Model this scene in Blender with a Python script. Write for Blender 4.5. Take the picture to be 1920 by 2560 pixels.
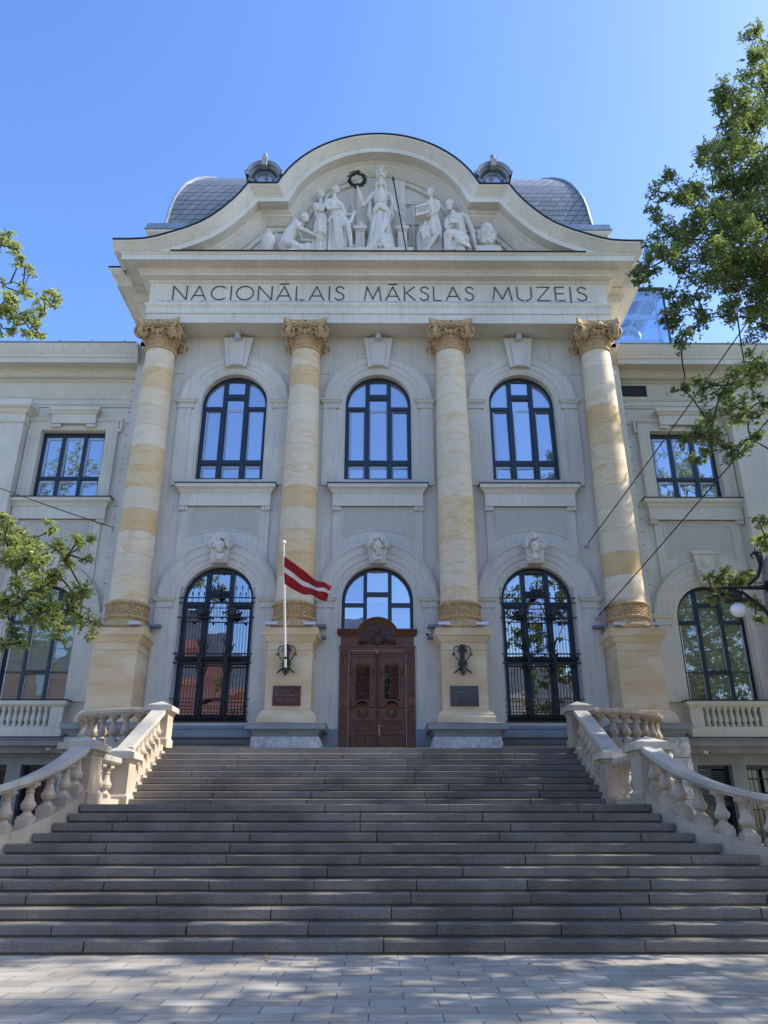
import bpy, math, random
import numpy as np
from mathutils import Vector, Matrix
R = math.radians
SC = bpy.context.scene
COL = SC.collection
for o in list(bpy.data.objects): bpy.data.objects.remove(o)

# ------------------------------------------------------------------ camera, light, exposure
cam = bpy.data.cameras.new('camera'); co = bpy.data.objects.new('camera', cam); COL.objects.link(co)
co.location = (0.10, 0, 1.57)
co.rotation_euler = (R(90 + 22.2), 0, -0.0046)
cam.sensor_fit = 'VERTICAL'; cam.sensor_height = 36; cam.lens = 26.93
cam.clip_end = 3000; cam.clip_start = 0.05
SC.camera = co
SUN_EL, SUN_AZ = 42.0, 88.0          # azimuth from +Y towards +X
w = bpy.data.worlds.new('World'); SC.world = w; w.use_nodes = True
nt = w.node_tree; bg = nt.nodes['Background']
sky = nt.nodes.new('ShaderNodeTexSky'); sky.sky_type = 'NISHITA'; sky.sun_disc = False
sky.sun_elevation = R(SUN_EL); sky.sun_rotation = R(SUN_AZ); sky.air_density = 1.0; sky.dust_density = 0.9; sky.ozone_density = 2.6
hs = nt.nodes.new('ShaderNodeHueSaturation'); hs.inputs['Saturation'].default_value = 1.19; hs.inputs['Hue'].default_value = 0.509
nt.links.new(sky.outputs[0], hs.inputs['Color']); nt.links.new(hs.outputs[0], bg.inputs[0]); bg.inputs[1].default_value = 0.15
sl = bpy.data.lights.new('sun', 'SUN'); sl.energy = 2.9; sl.angle = R(0.6); sl.color = (1, 0.945, 0.86)
so = bpy.data.objects.new('sun', sl); COL.objects.link(so)
sd = Vector((math.cos(R(SUN_EL)) * math.sin(R(SUN_AZ)), math.cos(R(SUN_EL)) * math.cos(R(SUN_AZ)), math.sin(R(SUN_EL))))
so.rotation_euler = sd.to_track_quat('Z', 'Y').to_euler(); so.location = (20, 20, 30)
SC.view_settings.view_transform = 'Standard'; SC.view_settings.look = 'None'
SC.view_settings.exposure = 1.36; SC.view_settings.gamma = 1
SC.cycles.max_bounces = 6; SC.cycles.transparent_max_bounces = 8

# ------------------------------------------------------------------ helpers
class MB:
    def __init__(s): s.v = []; s.f = []
    def add(s, vs, fs):
        n = len(s.v); s.v += [tuple(p) for p in vs]; s.f += [tuple(i + n for i in f) for f in fs]; return s
    def box(s, x0, x1, y0, y1, z0, z1):
        return s.add([(x0,y0,z0),(x1,y0,z0),(x1,y1,z0),(x0,y1,z0),(x0,y0,z1),(x1,y0,z1),(x1,y1,z1),(x0,y1,z1)],
              [(0,3,2,1),(4,5,6,7),(0,1,5,4),(1,2,6,5),(2,3,7,6),(3,0,4,7)])
    def frustum(s, x0, x1, y0, y1, z0, z1, ins):
        return s.add([(x0,y0,z0),(x1,y0,z0),(x1,y1,z0),(x0,y1,z0),(x0+ins,y0+ins,z1),(x1-ins,y0+ins,z1),(x1-ins,y1-ins,z1),(x0+ins,y1-ins,z1)],
              [(0,3,2,1),(4,5,6,7),(0,1,5,4),(1,2,6,5),(2,3,7,6),(3,0,4,7)])
    def xz(s, poly, y0, y1):
        n = len(poly)
        a = sum(poly[i][0]*poly[(i+1)%n][1]-poly[(i+1)%n][0]*poly[i][1] for i in range(n))
        if a < 0: poly = poly[::-1]
        return s.add([(x,y0,z) for x,z in poly]+[(x,y1,z) for x,z in poly],
              [tuple(range(n)), tuple(range(2*n-1,n-1,-1))]+[(i,i+n,(i+1)%n+n,(i+1)%n) for i in range(n)])
    def xy(s, poly, z0, z1):
        n = len(poly)
        a = sum(poly[i][0]*poly[(i+1)%n][1]-poly[(i+1)%n][0]*poly[i][1] for i in range(n))
        if a < 0: poly = poly[::-1]
        return s.add([(x,y,z0) for x,y in poly]+[(x,y,z1) for x,y in poly],
              [tuple(range(n-1,-1,-1)), tuple(range(n,2*n))]+[(i,(i+1)%n,(i+1)%n+n,i+n) for i in range(n)])
    def grid(s, rows, closeu=False, closev=False):
        m = len(rows); n = len(rows[0]); fs = []
        for i in range(m if closeu else m-1):
            for j in range(n if closev else n-1):
                a=i*n+j; b=i*n+(j+1)%n; c=((i+1)%m)*n+(j+1)%n; d=((i+1)%m)*n+j
                fs.append((a,b,c,d))
        return s.add([p for r in rows for p in r], fs)
    def lathe(s, prof, c=(0,0,0), n=24, ph=0):
        rows=[[(c[0]+r*math.cos(ph+2*math.pi*k/n), c[1]+r*math.sin(ph+2*math.pi*k/n), c[2]+z) for k in range(n)] for r,z in prof]
        s.grid(rows, closev=True); b=len(s.v)-len(prof)*n
        s.f.append(tuple(range(b+n-1,b-1,-1))); s.f.append(tuple(range(len(s.v)-n,len(s.v)))); return s
    def tube(s, pts, r, n=8, cap=True):
        pts=[Vector(p) for p in pts]; m=len(pts)
        rr=r if isinstance(r,(list,tuple)) else [r]*m
        rows=[]; up=Vector((0,0,1))
        for i,p in enumerate(pts):
            d=(pts[min(i+1,m-1)]-pts[max(i-1,0)])
            if d.length<1e-9: d=Vector((0,0,1))
            d.normalize()
            a=d.cross(up)
            if a.length<0.05: a=d.cross(Vector((0,1,0)))
            a.normalize(); b=d.cross(a)
            rows.append([tuple(p+a*(rr[i]*math.cos(2*math.pi*k/n))+b*(rr[i]*math.sin(2*math.pi*k/n))) for k in range(n)])
        s.grid(rows, closev=True)
        if cap:
            b=len(s.v)-m*n; s.f.append(tuple(range(b+n-1,b-1,-1))); s.f.append(tuple(range(len(s.v)-n,len(s.v))))
        return s
    def ball(s, c, r, n=12, m=8):
        if not isinstance(r,(list,tuple)): r=(r,r,r)
        rows=[[(c[0]+r[0]*math.sin(math.pi*i/m)*math.cos(2*math.pi*k/n), c[1]+r[1]*math.sin(math.pi*i/m)*math.sin(2*math.pi*k/n), c[2]+r[2]*math.cos(math.pi*i/m)) for k in range(n)] for i in range(1,m)]
        b=len(s.v); s.grid(rows, closev=True)
        t=len(s.v); s.v += [(c[0],c[1],c[2]+r[2]),(c[0],c[1],c[2]-r[2])]
        for k in range(n):
            s.f.append((t,b+(k+1)%n,b+k)); q=b+(m-2)*n; s.f.append((t+1,q+k,q+(k+1)%n))
        return s
    def path(s, P, prof, kind, closed=False):
        """mitred sweep. kind 'xy': P plan points, prof (outset,z); kind 'xz': P elevation points, prof (inset,y)"""
        m=len(P); rows=[]
        for i in range(m):
            a=P[i-1] if (i>0 or closed) else None; b=P[i]; c=P[(i+1)%m] if (i<m-1 or closed) else None
            def nrm(p,q):
                dx,dy=q[0]-p[0],q[1]-p[1]; L=math.hypot(dx,dy) or 1; return (dy/L,-dx/L)
            n1=nrm(a,b) if a else nrm(b,c); n2=nrm(b,c) if c else n1
            mx,my=n1[0]+n2[0],n1[1]+n2[1]; d=1+n1[0]*n2[0]+n1[1]*n2[1]; d=max(d,0.3); mx/=d; my/=d
            if kind=='xy': rows.append([(b[0]+mx*o,b[1]+my*o,z) for o,z in prof])
            else: rows.append([(b[0]+mx*o,y,b[1]+my*o) for o,y in prof])
        s.grid(rows, closeu=closed)
        if not closed:
            k=len(prof); e=len(s.v); s.f.append(tuple(range(e-m*k,e-m*k+k))); s.f.append(tuple(range(e-1,e-k-1,-1)))
        return s
    def rail(s, P3, sec):
        """P3: 3d path, sec: closed section (side,up)"""
        m=len(P3); rows=[]
        for i in range(m):
            a=Vector(P3[max(i-1,0)]); c=Vector(P3[min(i+1,m-1)]); d=c-a; L=math.hypot(d.x,d.y) or 1; nx,ny=d.y/L,-d.x/L; b=P3[i]
            rows.append([(b[0]+nx*o,b[1]+ny*o,(b[2] if not callable(z) else 0)+(z if not callable(z) else z(i))) for o,z in sec])
        s.grid(rows, closev=True); k=len(sec); e=len(s.v)
        s.f.append(tuple(range(e-m*k,e-m*k+k))); s.f.append(tuple(range(e-1,e-k-1,-1))); return s
    def mirror(s, axis=0.0):
        t=MB(); t.v=[(2*axis-x,y,z) for x,y,z in s.v]; t.f=[f[::-1] for f in s.f]; return t
    def build(s, name, mat, parent=None, smooth=False, fixn=True):
        me=bpy.data.meshes.new(name); me.from_pydata(s.v,[],s.f)
        if fixn:
            import bmesh
            bm=bmesh.new(); bm.from_mesh(me); bmesh.ops.recalc_face_normals(bm,faces=bm.faces); bm.to_mesh(me); bm.free()
        if smooth is not False:
            me.polygons.foreach_set('use_smooth',[True]*len(me.polygons))
            try: me.set_sharp_from_angle(angle=R(40 if smooth is True else smooth))
            except Exception: pass
        me.materials.append(mat)
        o=bpy.data.objects.new(name,me); COL.objects.link(o)
        if parent:
            o.parent=parent
            pm=PLOC.get(parent.name)
            if pm: o.location=(-pm[0],-pm[1],-pm[2])
        return o
PLOC={}
def empty(name, loc=(0,0,0), **k):
    o=bpy.data.objects.new(name,None); COL.objects.link(o); o.location=loc; o.empty_display_size=.2
    PLOC[o.name]=loc
    return tag(o,**k)
def group_part(name, parent):
    o=bpy.data.objects.new(name,None); COL.objects.link(o); o.parent=parent; o.empty_display_size=.1
    PLOC[o.name]=(0,0,0); pm=PLOC.get(parent.name,(0,0,0)); o.location=(-pm[0],-pm[1],-pm[2]); return o
def tag(o, label=None, cat=None, group=None, kind=None):
    if label: o['label']=label
    if cat: o['category']=cat
    if group: o['group']=group
    if kind: o['kind']=kind
    return o
def copy_tree(o, parent=None):
    c=o.copy(); COL.objects.link(c); c.parent=parent
    for ch in list(o.children): copy_tree(ch,c)
    return c
def arc(cx,cz,r,a0,a1,n): return [(cx+r*math.cos(R(a0+(a1-a0)*i/n)),cz+r*math.sin(R(a0+(a1-a0)*i/n))) for i in range(n+1)]

# ------------------------------------------------------------------ materials
def mat(name, c1, c2=None, rough=.7, scale=3.0, bump=.0, bscale=40, detail=5, metal=0, spec=.4, contrast=(.35,.65), streak=0, coat=0, c3=None, aniso=None, speck=0, vary=None):
    m=bpy.data.materials.new(name); m.use_nodes=True; n=m.node_tree.nodes; l=m.node_tree.links; b=n['Principled BSDF']
    b.inputs['Roughness'].default_value=rough; b.inputs['Metallic'].default_value=metal; b.inputs['Specular IOR Level'].default_value=spec
    if coat: b.inputs['Coat Weight'].default_value=coat
    tc=n.new('ShaderNodeTexCoord'); src=tc.outputs['Object']
    if aniso:
        mp=n.new('ShaderNodeMapping'); mp.inputs['Scale'].default_value=aniso; l.new(src,mp.inputs[0]); src=mp.outputs[0]
    if c2 is None: b.inputs['Base Color'].default_value=(*c1,1); last=None
    else:
        t=n.new('ShaderNodeTexNoise'); t.inputs['Scale'].default_value=scale; t.inputs['Detail'].default_value=detail; l.new(src,t.inputs['Vector'])
        r=n.new('ShaderNodeValToRGB'); r.color_ramp.elements[0].position=contrast[0]; r.color_ramp.elements[1].position=contrast[1]
        r.color_ramp.elements[0].color=(*c1,1); r.color_ramp.elements[1].color=(*c2,1); l.new(t.outputs[0],r.inputs[0]); last=r.outputs[0]
        if c3:
            t2=n.new('ShaderNodeTexNoise'); t2.inputs['Scale'].default_value=scale*.23; t2.inputs['Detail'].default_value=4; l.new(src,t2.inputs['Vector'])
            r2=n.new('ShaderNodeValToRGB'); r2.color_ramp.elements[0].position=.5; r2.color_ramp.elements[1].position=.68; l.new(t2.outputs[0],r2.inputs[0])
            x=n.new('ShaderNodeMix'); x.data_type='RGBA'; x.inputs[7].default_value=(*c3,1); l.new(r2.outputs[0],x.inputs[0]); l.new(last,x.inputs[6]); last=x.outputs[2]
        if streak:
            mp=n.new('ShaderNodeMapping'); mp.inputs['Scale'].default_value=(5,5,.35); l.new(tc.outputs['Object'],mp.inputs[0])
            t2=n.new('ShaderNodeTexNoise'); t2.inputs['Scale'].default_value=2.2; t2.inputs['Detail'].default_value=6; l.new(mp.outputs[0],t2.inputs['Vector'])
            r2=n.new('ShaderNodeValToRGB'); r2.color_ramp.elements[0].position=.52; r2.color_ramp.elements[1].position=.78; l.new(t2.outputs[0],r2.inputs[0])
            ml=n.new('ShaderNodeMath'); ml.operation='MULTIPLY'; ml.inputs[1].default_value=streak; l.new(r2.outputs[0],ml.inputs[0])
            x=n.new('ShaderNodeMix'); x.data_type='RGBA'; x.inputs[7].default_value=(.12,.11,.09,1); l.new(ml.outputs[0],x.inputs[0]); l.new(last,x.inputs[6]); last=x.outputs[2]
        if speck:
            t3=n.new('ShaderNodeTexNoise'); t3.inputs['Scale'].default_value=90; t3.inputs['Detail'].default_value=2; l.new(tc.outputs['Object'],t3.inputs['Vector'])
            r3=n.new('ShaderNodeValToRGB'); r3.color_ramp.elements[0].position=.35; r3.color_ramp.elements[1].position=.7
            r3.color_ramp.elements[0].color=(1-speck,)*3+(1,); r3.color_ramp.elements[1].color=(1+speck,)*3+(1,); l.new(t3.outputs[0],r3.inputs[0])
            x=n.new('ShaderNodeMix'); x.data_type='RGBA'; x.blend_type='MULTIPLY'; x.inputs[0].default_value=1; l.new(last,x.inputs[6]); l.new(r3.outputs[0],x.inputs[7]); last=x.outputs[2]
        if vary:
            gi=n.new('ShaderNodeNewGeometry').outputs['Random Per Island'] if vary[0]=='i' else n.new('ShaderNodeObjectInfo').outputs['Random']
            mr=n.new('ShaderNodeMapRange'); mr.inputs[3].default_value=1-vary[1]; mr.inputs[4].default_value=1+vary[1]; l.new(gi,mr.inputs[0])
            x=n.new('ShaderNodeMix'); x.data_type='RGBA'; x.blend_type='MULTIPLY'; x.inputs[0].default_value=1; l.new(last,x.inputs[6]); l.new(mr.outputs[0],x.inputs[7]); last=x.outputs[2]
        l.new(last,b.inputs['Base Color'])
    if bump:
        t=n.new('ShaderNodeTexNoise'); t.inputs['Scale'].default_value=bscale; t.inputs['Detail'].default_value=6; l.new(tc.outputs['Object'],t.inputs['Vector'])
        bp=n.new('ShaderNodeBump'); bp.inputs['Strength'].default_value=bump; bp.inputs['Distance'].default_value=.02; l.new(t.outputs[0],bp.inputs['Height']); l.new(bp.outputs[0],b.inputs['Normal'])
    return m
M={}
M['stucco']=mat('grey_stucco',(.54,.525,.46),(.61,.59,.515),.85,.8,.12,60,streak=.26,c3=(.50,.485,.425))
M['trim']=mat('pale_stucco_trim',(.585,.56,.475),(.66,.63,.54),.8,1.2,.08,50,streak=.25,c3=(.54,.52,.45))
M['wing']=mat('wing_stucco',(.53,.51,.425),(.60,.575,.48),.85,.8,.12,60,streak=.22,c3=(.45,.43,.35))
M['rough']=mat('rough_render_panel',(.43,.415,.355),(.55,.53,.45),.95,26,.9,70)
M['dado']=mat('dark_grey_dado',(.21,.235,.25),(.26,.28,.29),.8,2,.05,streak=.15)
M['base']=mat('basement_render',(.20,.20,.18),(.26,.26,.235),.85,2,.1,streak=.2)
M['sculpt']=mat('sculpture_plaster',(.57,.55,.48),(.65,.625,.55),.75,2,.12,30,streak=.3)
M['sand']=mat('sandstone',(.57,.44,.26),(.66,.55,.38),.75,1.1,.2,40,c3=(.54,.38,.19),aniso=(1,1,2.6),contrast=(.40,.60))
M['sandcarve']=mat('carved_sandstone',(.37,.245,.115),(.50,.365,.195),.75,9,.25,30)
M['balus']=mat('balustrade_stone',(.40,.32,.235),(.50,.42,.32),.7,2.2,.12,45,c3=(.30,.25,.19),streak=.35,vary=('o',.12))
M['balustop']=mat('pale_rail_stone',(.40,.365,.30),(.51,.46,.38),.65,2.2,.1,45,streak=.3,c3=(.29,.28,.25))
M['granite']=mat('rock_faced_granite',(.36,.37,.37),(.56,.56,.54),.8,7,1.0,9)
M['step']=mat('dark_granite_step',(.120,.106,.086),(.190,.169,.140),.66,1.4,.35,70,streak=.5,speck=.36,c3=(.25,.222,.182),vary=('i',.15))
M['metal']=mat('roof_edge_metal',(.03,.036,.042),None,.45,metal=.3)
M['zinc']=mat('zinc_sheet',(.20,.25,.30),(.28,.33,.37),.45,2,metal=.35)
M['navy']=mat('navy_window_paint',(.009,.020,.034),None,.35,spec=.5)
M['iron']=mat('black_wrought_iron',(.010,.011,.014),None,.4,spec=.5)
M['wood']=mat('carved_brown_wood',(.080,.034,.017),(.20,.092,.046),.42,5,.35,22,aniso=(9,9,.8),spec=.4)
M['woodd']=mat('dark_carved_wood',(.040,.016,.009),(.105,.044,.023),.42,9,.8,26)
M['lettr']=mat('letter_paint',(.06,.058,.055),None,.6)
M['white']=mat('white_paint',(.75,.75,.73),None,.4)
M['grey']=mat('grey_metal_box',(.17,.20,.25),None,.5)
M['alu']=mat('floodlight_housing',(.52,.54,.58),None,.35,metal=.4)
M['brass']=mat('brass',(.45,.32,.14),None,.35,metal=.9)
M['plq']=mat('polished_brown_plaque',(.040,.018,.018),(.055,.026,.024),.12,2,spec=.7,coat=.6)
M['plq2']=mat('polished_black_plaque',(.014,.017,.021),(.022,.025,.030),.12,2,spec=.7,coat=.6)
M['plql']=mat('plaque_letters',(.16,.13,.10),None,.5)
M['red']=mat('carmine_flag_cloth',(.23,.008,.016),(.30,.012,.022),.75,6)
M['fwhite']=mat('white_flag_cloth',(.62,.60,.57),None,.75)
M['bark']=mat('oak_bark',(.028,.022,.018),(.065,.052,.042),.9,9,.8,18)
M['pole']=mat('concrete_pole',(.20,.19,.17),(.31,.29,.26),.9,4,.4,30,streak=.5)
M['globe']=mat('opal_globe_glass',(.82,.82,.84),None,.18,coat=.5)
M['granite0']=mat('grey_stone',(.26,.27,.27),(.34,.34,.33),.8,6)
M['dark']=mat('dark_opening',(.012,.012,.013),None,.7)
M['pink']=mat('pink_facade',(.50,.20,.14),(.58,.26,.19),.85,1.5)
M['cream']=mat('cream_facade',(.55,.48,.34),(.62,.55,.42),.85,1.5)
M['slateplain']=mat('plain_grey_roof',(.07,.08,.09),(.11,.12,.13),.6,2)
M['dryleaf']=mat('dry_leaf',(.28,.13,.04),(.35,.20,.07),.8,30)

def glass_mat(name, dark, refl, tint=(.80,.88,1.0)):
    m=bpy.data.materials.new(name); m.use_nodes=True; n=m.node_tree.nodes; l=m.node_tree.links; out=n['Material Output']; b=n['Principled BSDF']
    b.inputs['Base Color'].default_value=(*dark,1); b.inputs['Roughness'].default_value=.5; b.inputs['Specular IOR Level'].default_value=0
    g=n.new('ShaderNodeBsdfGlossy'); g.inputs['Roughness'].default_value=.008; g.inputs['Color'].default_value=(*tint,1)
    lw=n.new('ShaderNodeFresnel'); lw.inputs['IOR'].default_value=1.5
    ad=n.new('ShaderNodeMath'); ad.operation='ADD'; ad.inputs[1].default_value=refl; ad.use_clamp=True; l.new(lw.outputs[0],ad.inputs[0])
    mx=n.new('ShaderNodeMixShader'); l.new(ad.outputs[0],mx.inputs[0]); l.new(b.outputs[0],mx.inputs[1]); l.new(g.outputs[0],mx.inputs[2]); l.new(mx.outputs[0],out.inputs['Surface'])
    t=n.new('ShaderNodeTexNoise'); t.inputs['Scale'].default_value=1.1; t.inputs['Detail'].default_value=2; tc=n.new('ShaderNodeTexCoord'); l.new(tc.outputs['Object'],t.inputs['Vector'])
    bp=n.new('ShaderNodeBump'); bp.inputs['Strength'].default_value=.16; bp.inputs['Distance'].default_value=.02; l.new(t.outputs[0],bp.inputs['Height']); l.new(bp.outputs[0],g.inputs['Normal'])
    return m
M['glass']=glass_mat('window_glass',(.16,.19,.26),.42)
M['glasslow']=glass_mat('lower_window_glass',(.015,.015,.018),.42,(.9,.93,1))
M['glassdark']=glass_mat('basement_glass',(.010,.011,.012),.03,(.8,.9,.9))
M['glassdoor']=glass_mat('door_glass',(.020,.012,.008),.05,(1,.8,.65))
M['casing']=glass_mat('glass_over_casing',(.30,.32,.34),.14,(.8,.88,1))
M['glassblind']=glass_mat('glass_over_blinds',(.17,.175,.125),.15,(.85,.95,.95))
def tower_glass():
    m=bpy.data.materials.new('tower_glass'); m.use_nodes=True; n=m.node_tree.nodes; l=m.node_tree.links; out=n['Material Output']; n.remove(n['Principled BSDF'])
    t=n.new('ShaderNodeBsdfTransparent'); t.inputs[0].default_value=(.60,.74,.90,1)
    g=n.new('ShaderNodeBsdfGlossy'); g.inputs['Roughness'].default_value=.02; g.inputs['Color'].default_value=(.8,.9,1,1)
    mx=n.new('ShaderNodeMixShader'); mx.inputs[0].default_value=.30; l.new(t.outputs[0],mx.inputs[1]); l.new(g.outputs[0],mx.inputs[2]); l.new(mx.outputs[0],out.inputs['Surface']); return m
M['tglass']=tower_glass()

def drum_mat():
    m=bpy.data.materials.new('sandstone_drums'); m.use_nodes=True; n=m.node_tree.nodes; l=m.node_tree.links; b=n['Principled BSDF']
    tc=n.new('ShaderNodeTexCoord'); oi=n.new('ShaderNodeObjectInfo'); sp=n.new('ShaderNodeSeparateXYZ'); l.new(tc.outputs['Object'],sp.inputs[0])
    def mt(op,a,bb):
        q=n.new('ShaderNodeMath'); q.operation=op
        for i,x in enumerate((a,bb)):
            if x is None: continue
            if isinstance(x,(int,float)): q.inputs[i].default_value=x
            else: l.new(x,q.inputs[i])
        return q.outputs[0]
    off=mt('MULTIPLY',oi.outputs['Random'],.5); zz=mt('DIVIDE',mt('ADD',sp.outputs[2],off),.765); fl=mt('FLOOR',zz,None); fr=mt('FRACT',zz,None)
    seed=mt('ADD',fl,mt('MULTIPLY',oi.outputs['Random'],97.3))
    wn=n.new('ShaderNodeTexWhiteNoise'); wn.noise_dimensions='1D'; l.new(seed,wn.inputs['W'])
    rp=n.new('ShaderNodeValToRGB'); e=rp.color_ramp.elements; e[0].position=0; e[0].color=(.60,.52,.37,1); e[1].position=1; e[1].color=(.575,.405,.20,1)
    e2=e.new(.4); e2.color=(.66,.58,.43,1); e3=e.new(.72); e3.color=(.65,.54,.36,1); e4=e.new(.88); e4.color=(.62,.48,.275,1)
    l.new(wn.outputs['Value'],rp.inputs[0])
    ds=n.new('ShaderNodeVectorMath'); ds.operation='ADD'; cb=n.new('ShaderNodeCombineXYZ'); l.new(mt('MULTIPLY',seed,7.7),cb.inputs[0]); l.new(tc.outputs['Object'],ds.inputs[0]); l.new(cb.outputs[0],ds.inputs[1])
    mp=n.new('ShaderNodeMapping'); mp.inputs['Scale'].default_value=(.8,.8,1.9); mp.inputs['Rotation'].default_value=(.25,.35,0); l.new(ds.outputs[0],mp.inputs[0])
    t=n.new('ShaderNodeTexNoise'); t.inputs['Scale'].default_value=1.2; t.inputs['Detail'].default_value=3; t.inputs['Distortion'].default_value=2.2; l.new(mp.outputs[0],t.inputs['Vector'])
    r2=n.new('ShaderNodeValToRGB'); r2.color_ramp.elements[0].position=.46; r2.color_ramp.elements[1].position=.70; l.new(t.outputs[0],r2.inputs[0])
    mm=mt('MULTIPLY',r2.outputs[0],mt('ADD',mt('MULTIPLY',wn.outputs['Value'],.65),.2))
    x=n.new('ShaderNodeMix'); x.data_type='RGBA'; x.inputs[7].default_value=(.55,.35,.13,1); l.new(mm,x.inputs[0]); l.new(rp.outputs[0],x.inputs[6])
    jn=mt('LESS_THAN',fr,.012); x2=n.new('ShaderNodeMix'); x2.data_type='RGBA'; x2.inputs[7].default_value=(.25,.2,.14,1); l.new(mt('MULTIPLY',jn,.8),x2.inputs[0]); l.new(x.outputs[2],x2.inputs[6])
    t4=n.new('ShaderNodeTexNoise'); t4.inputs['Scale'].default_value=14; t4.inputs['Detail'].default_value=6; l.new(tc.outputs['Object'],t4.inputs['Vector'])
    r4=n.new('ShaderNodeValToRGB'); r4.color_ramp.elements[0].color=(.96,.96,.96,1); r4.color_ramp.elements[1].color=(1.03,1.03,1.03,1); r4.color_ramp.elements[0].position=.35; r4.color_ramp.elements[1].position=.65; l.new(t4.outputs[0],r4.inputs[0])
    x3=n.new('ShaderNodeMix'); x3.data_type='RGBA'; x3.blend_type='MULTIPLY'; x3.inputs[0].default_value=1; l.new(x2.outputs[2],x3.inputs[6]); l.new(r4.outputs[0],x3.inputs[7])
    l.new(x3.outputs[2],b.inputs['Base Color']); b.inputs['Roughness'].default_value=.75
    bp=n.new('ShaderNodeBump'); bp.inputs['Strength'].default_value=.15; bp.inputs['Distance'].default_value=.02; l.new(t4.outputs[0],bp.inputs['Height']); l.new(bp.outputs[0],b.inputs['Normal'])
    return m
M['drum']=drum_mat()

def paving():
    m=bpy.data.materials.new('granite_paving'); m.use_nodes=True; n=m.node_tree.nodes; l=m.node_tree.links; b=n['Principled BSDF']
    tc=n.new('ShaderNodeTexCoord'); br=n.new('ShaderNodeTexBrick'); l.new(tc.outputs['Object'],br.inputs[0])
    br.inputs['Scale'].default_value=1; br.inputs['Brick Width'].default_value=.66; br.inputs['Row Height'].default_value=.31; br.inputs['Mortar Size'].default_value=.007; br.inputs['Mortar Smooth'].default_value=.2
    br.inputs['Color1'].default_value=(.345,.31,.25,1); br.inputs['Color2'].default_value=(.44,.40,.33,1); br.inputs['Mortar'].default_value=(.10,.098,.095,1); br.offset=.5; br.offset_frequency=2; br.inputs['Bias'].default_value=0
    t=n.new('ShaderNodeTexNoise'); t.inputs['Scale'].default_value=1.3; t.inputs['Detail'].default_value=8; l.new(tc.outputs['Object'],t.inputs['Vector'])
    r=n.new('ShaderNodeValToRGB'); r.color_ramp.elements[0].position=.3; r.color_ramp.elements[1].position=.7; r.color_ramp.elements[0].color=(.68,.67,.65,1); r.color_ramp.elements[1].color=(1.1,1.1,1.1,1); l.new(t.outputs[0],r.inputs[0])
    t2=n.new('ShaderNodeTexNoise'); t2.inputs['Scale'].default_value=160; l.new(tc.outputs['Object'],t2.inputs['Vector'])
    r2=n.new('ShaderNodeValToRGB'); r2.color_ramp.elements[0].position=.3; r2.color_ramp.elements[1].position=.7; r2.color_ramp.elements[0].color=(.75,.75,.75,1); r2.color_ramp.elements[1].color=(1.2,1.2,1.2,1); l.new(t2.outputs[0],r2.inputs[0])
    x=n.new('ShaderNodeMix'); x.data_type='RGBA'; x.blend_type='MULTIPLY'; x.inputs[0].default_value=1; l.new(br.outputs[0],x.inputs[6]); l.new(r.outputs[0],x.inputs[7])
    y=n.new('ShaderNodeMix'); y.data_type='RGBA'; y.blend_type='MULTIPLY'; y.inputs[0].default_value=1; l.new(x.outputs[2],y.inputs[6]); l.new(r2.outputs[0],y.inputs[7])
    l.new(y.outputs[2],b.inputs['Base Color']); b.inputs['Roughness'].default_value=.75
    bp=n.new('ShaderNodeBump'); bp.inputs['Strength'].default_value=.4; bp.inputs['Distance'].default_value=.01; bp.invert=True; l.new(br.outputs['Fac'],bp.inputs['Height']); l.new(bp.outputs[0],b.inputs['Normal'])
    return m
M['paving']=paving()

def slate_mat():
    """diamond slates in object x / height, with raised dark joints"""
    m=bpy.data.materials.new('diamond_slate'); m.use_nodes=True; n=m.node_tree.nodes; l=m.node_tree.links; b=n['Principled BSDF']
    uv=n.new('ShaderNodeUVMap'); mp=n.new('ShaderNodeMapping'); mp.inputs['Rotation'].default_value=(0,0,0); l.new(uv.outputs[0],mp.inputs[0])
    br=n.new('ShaderNodeTexBrick'); l.new(mp.outputs[0],br.inputs[0]); br.inputs['Scale'].default_value=1; br.offset=0; br.inputs['Brick Width'].default_value=.40; br.inputs['Row Height'].default_value=.30; br.inputs['Mortar Size'].default_value=.020; br.inputs['Mortar Smooth'].default_value=.1
    br.inputs['Color1'].default_value=(.15,.17,.18,1); br.inputs['Color2'].default_value=(.20,.22,.23,1); br.inputs['Mortar'].default_value=(.02,.024,.03,1)
    l.new(br.outputs[0],b.inputs['Base Color']); b.inputs['Roughness'].default_value=.38; b.inputs['Specular IOR Level'].default_value=.6
    bp=n.new('ShaderNodeBump'); bp.inputs['Strength'].default_value=.6; bp.inputs['Distance'].default_value=.03; bp.invert=True; l.new(br.outputs['Fac'],bp.inputs['Height']); l.new(bp.outputs[0],b.inputs['Normal'])
    return m
M['slate']=slate_mat()

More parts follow.
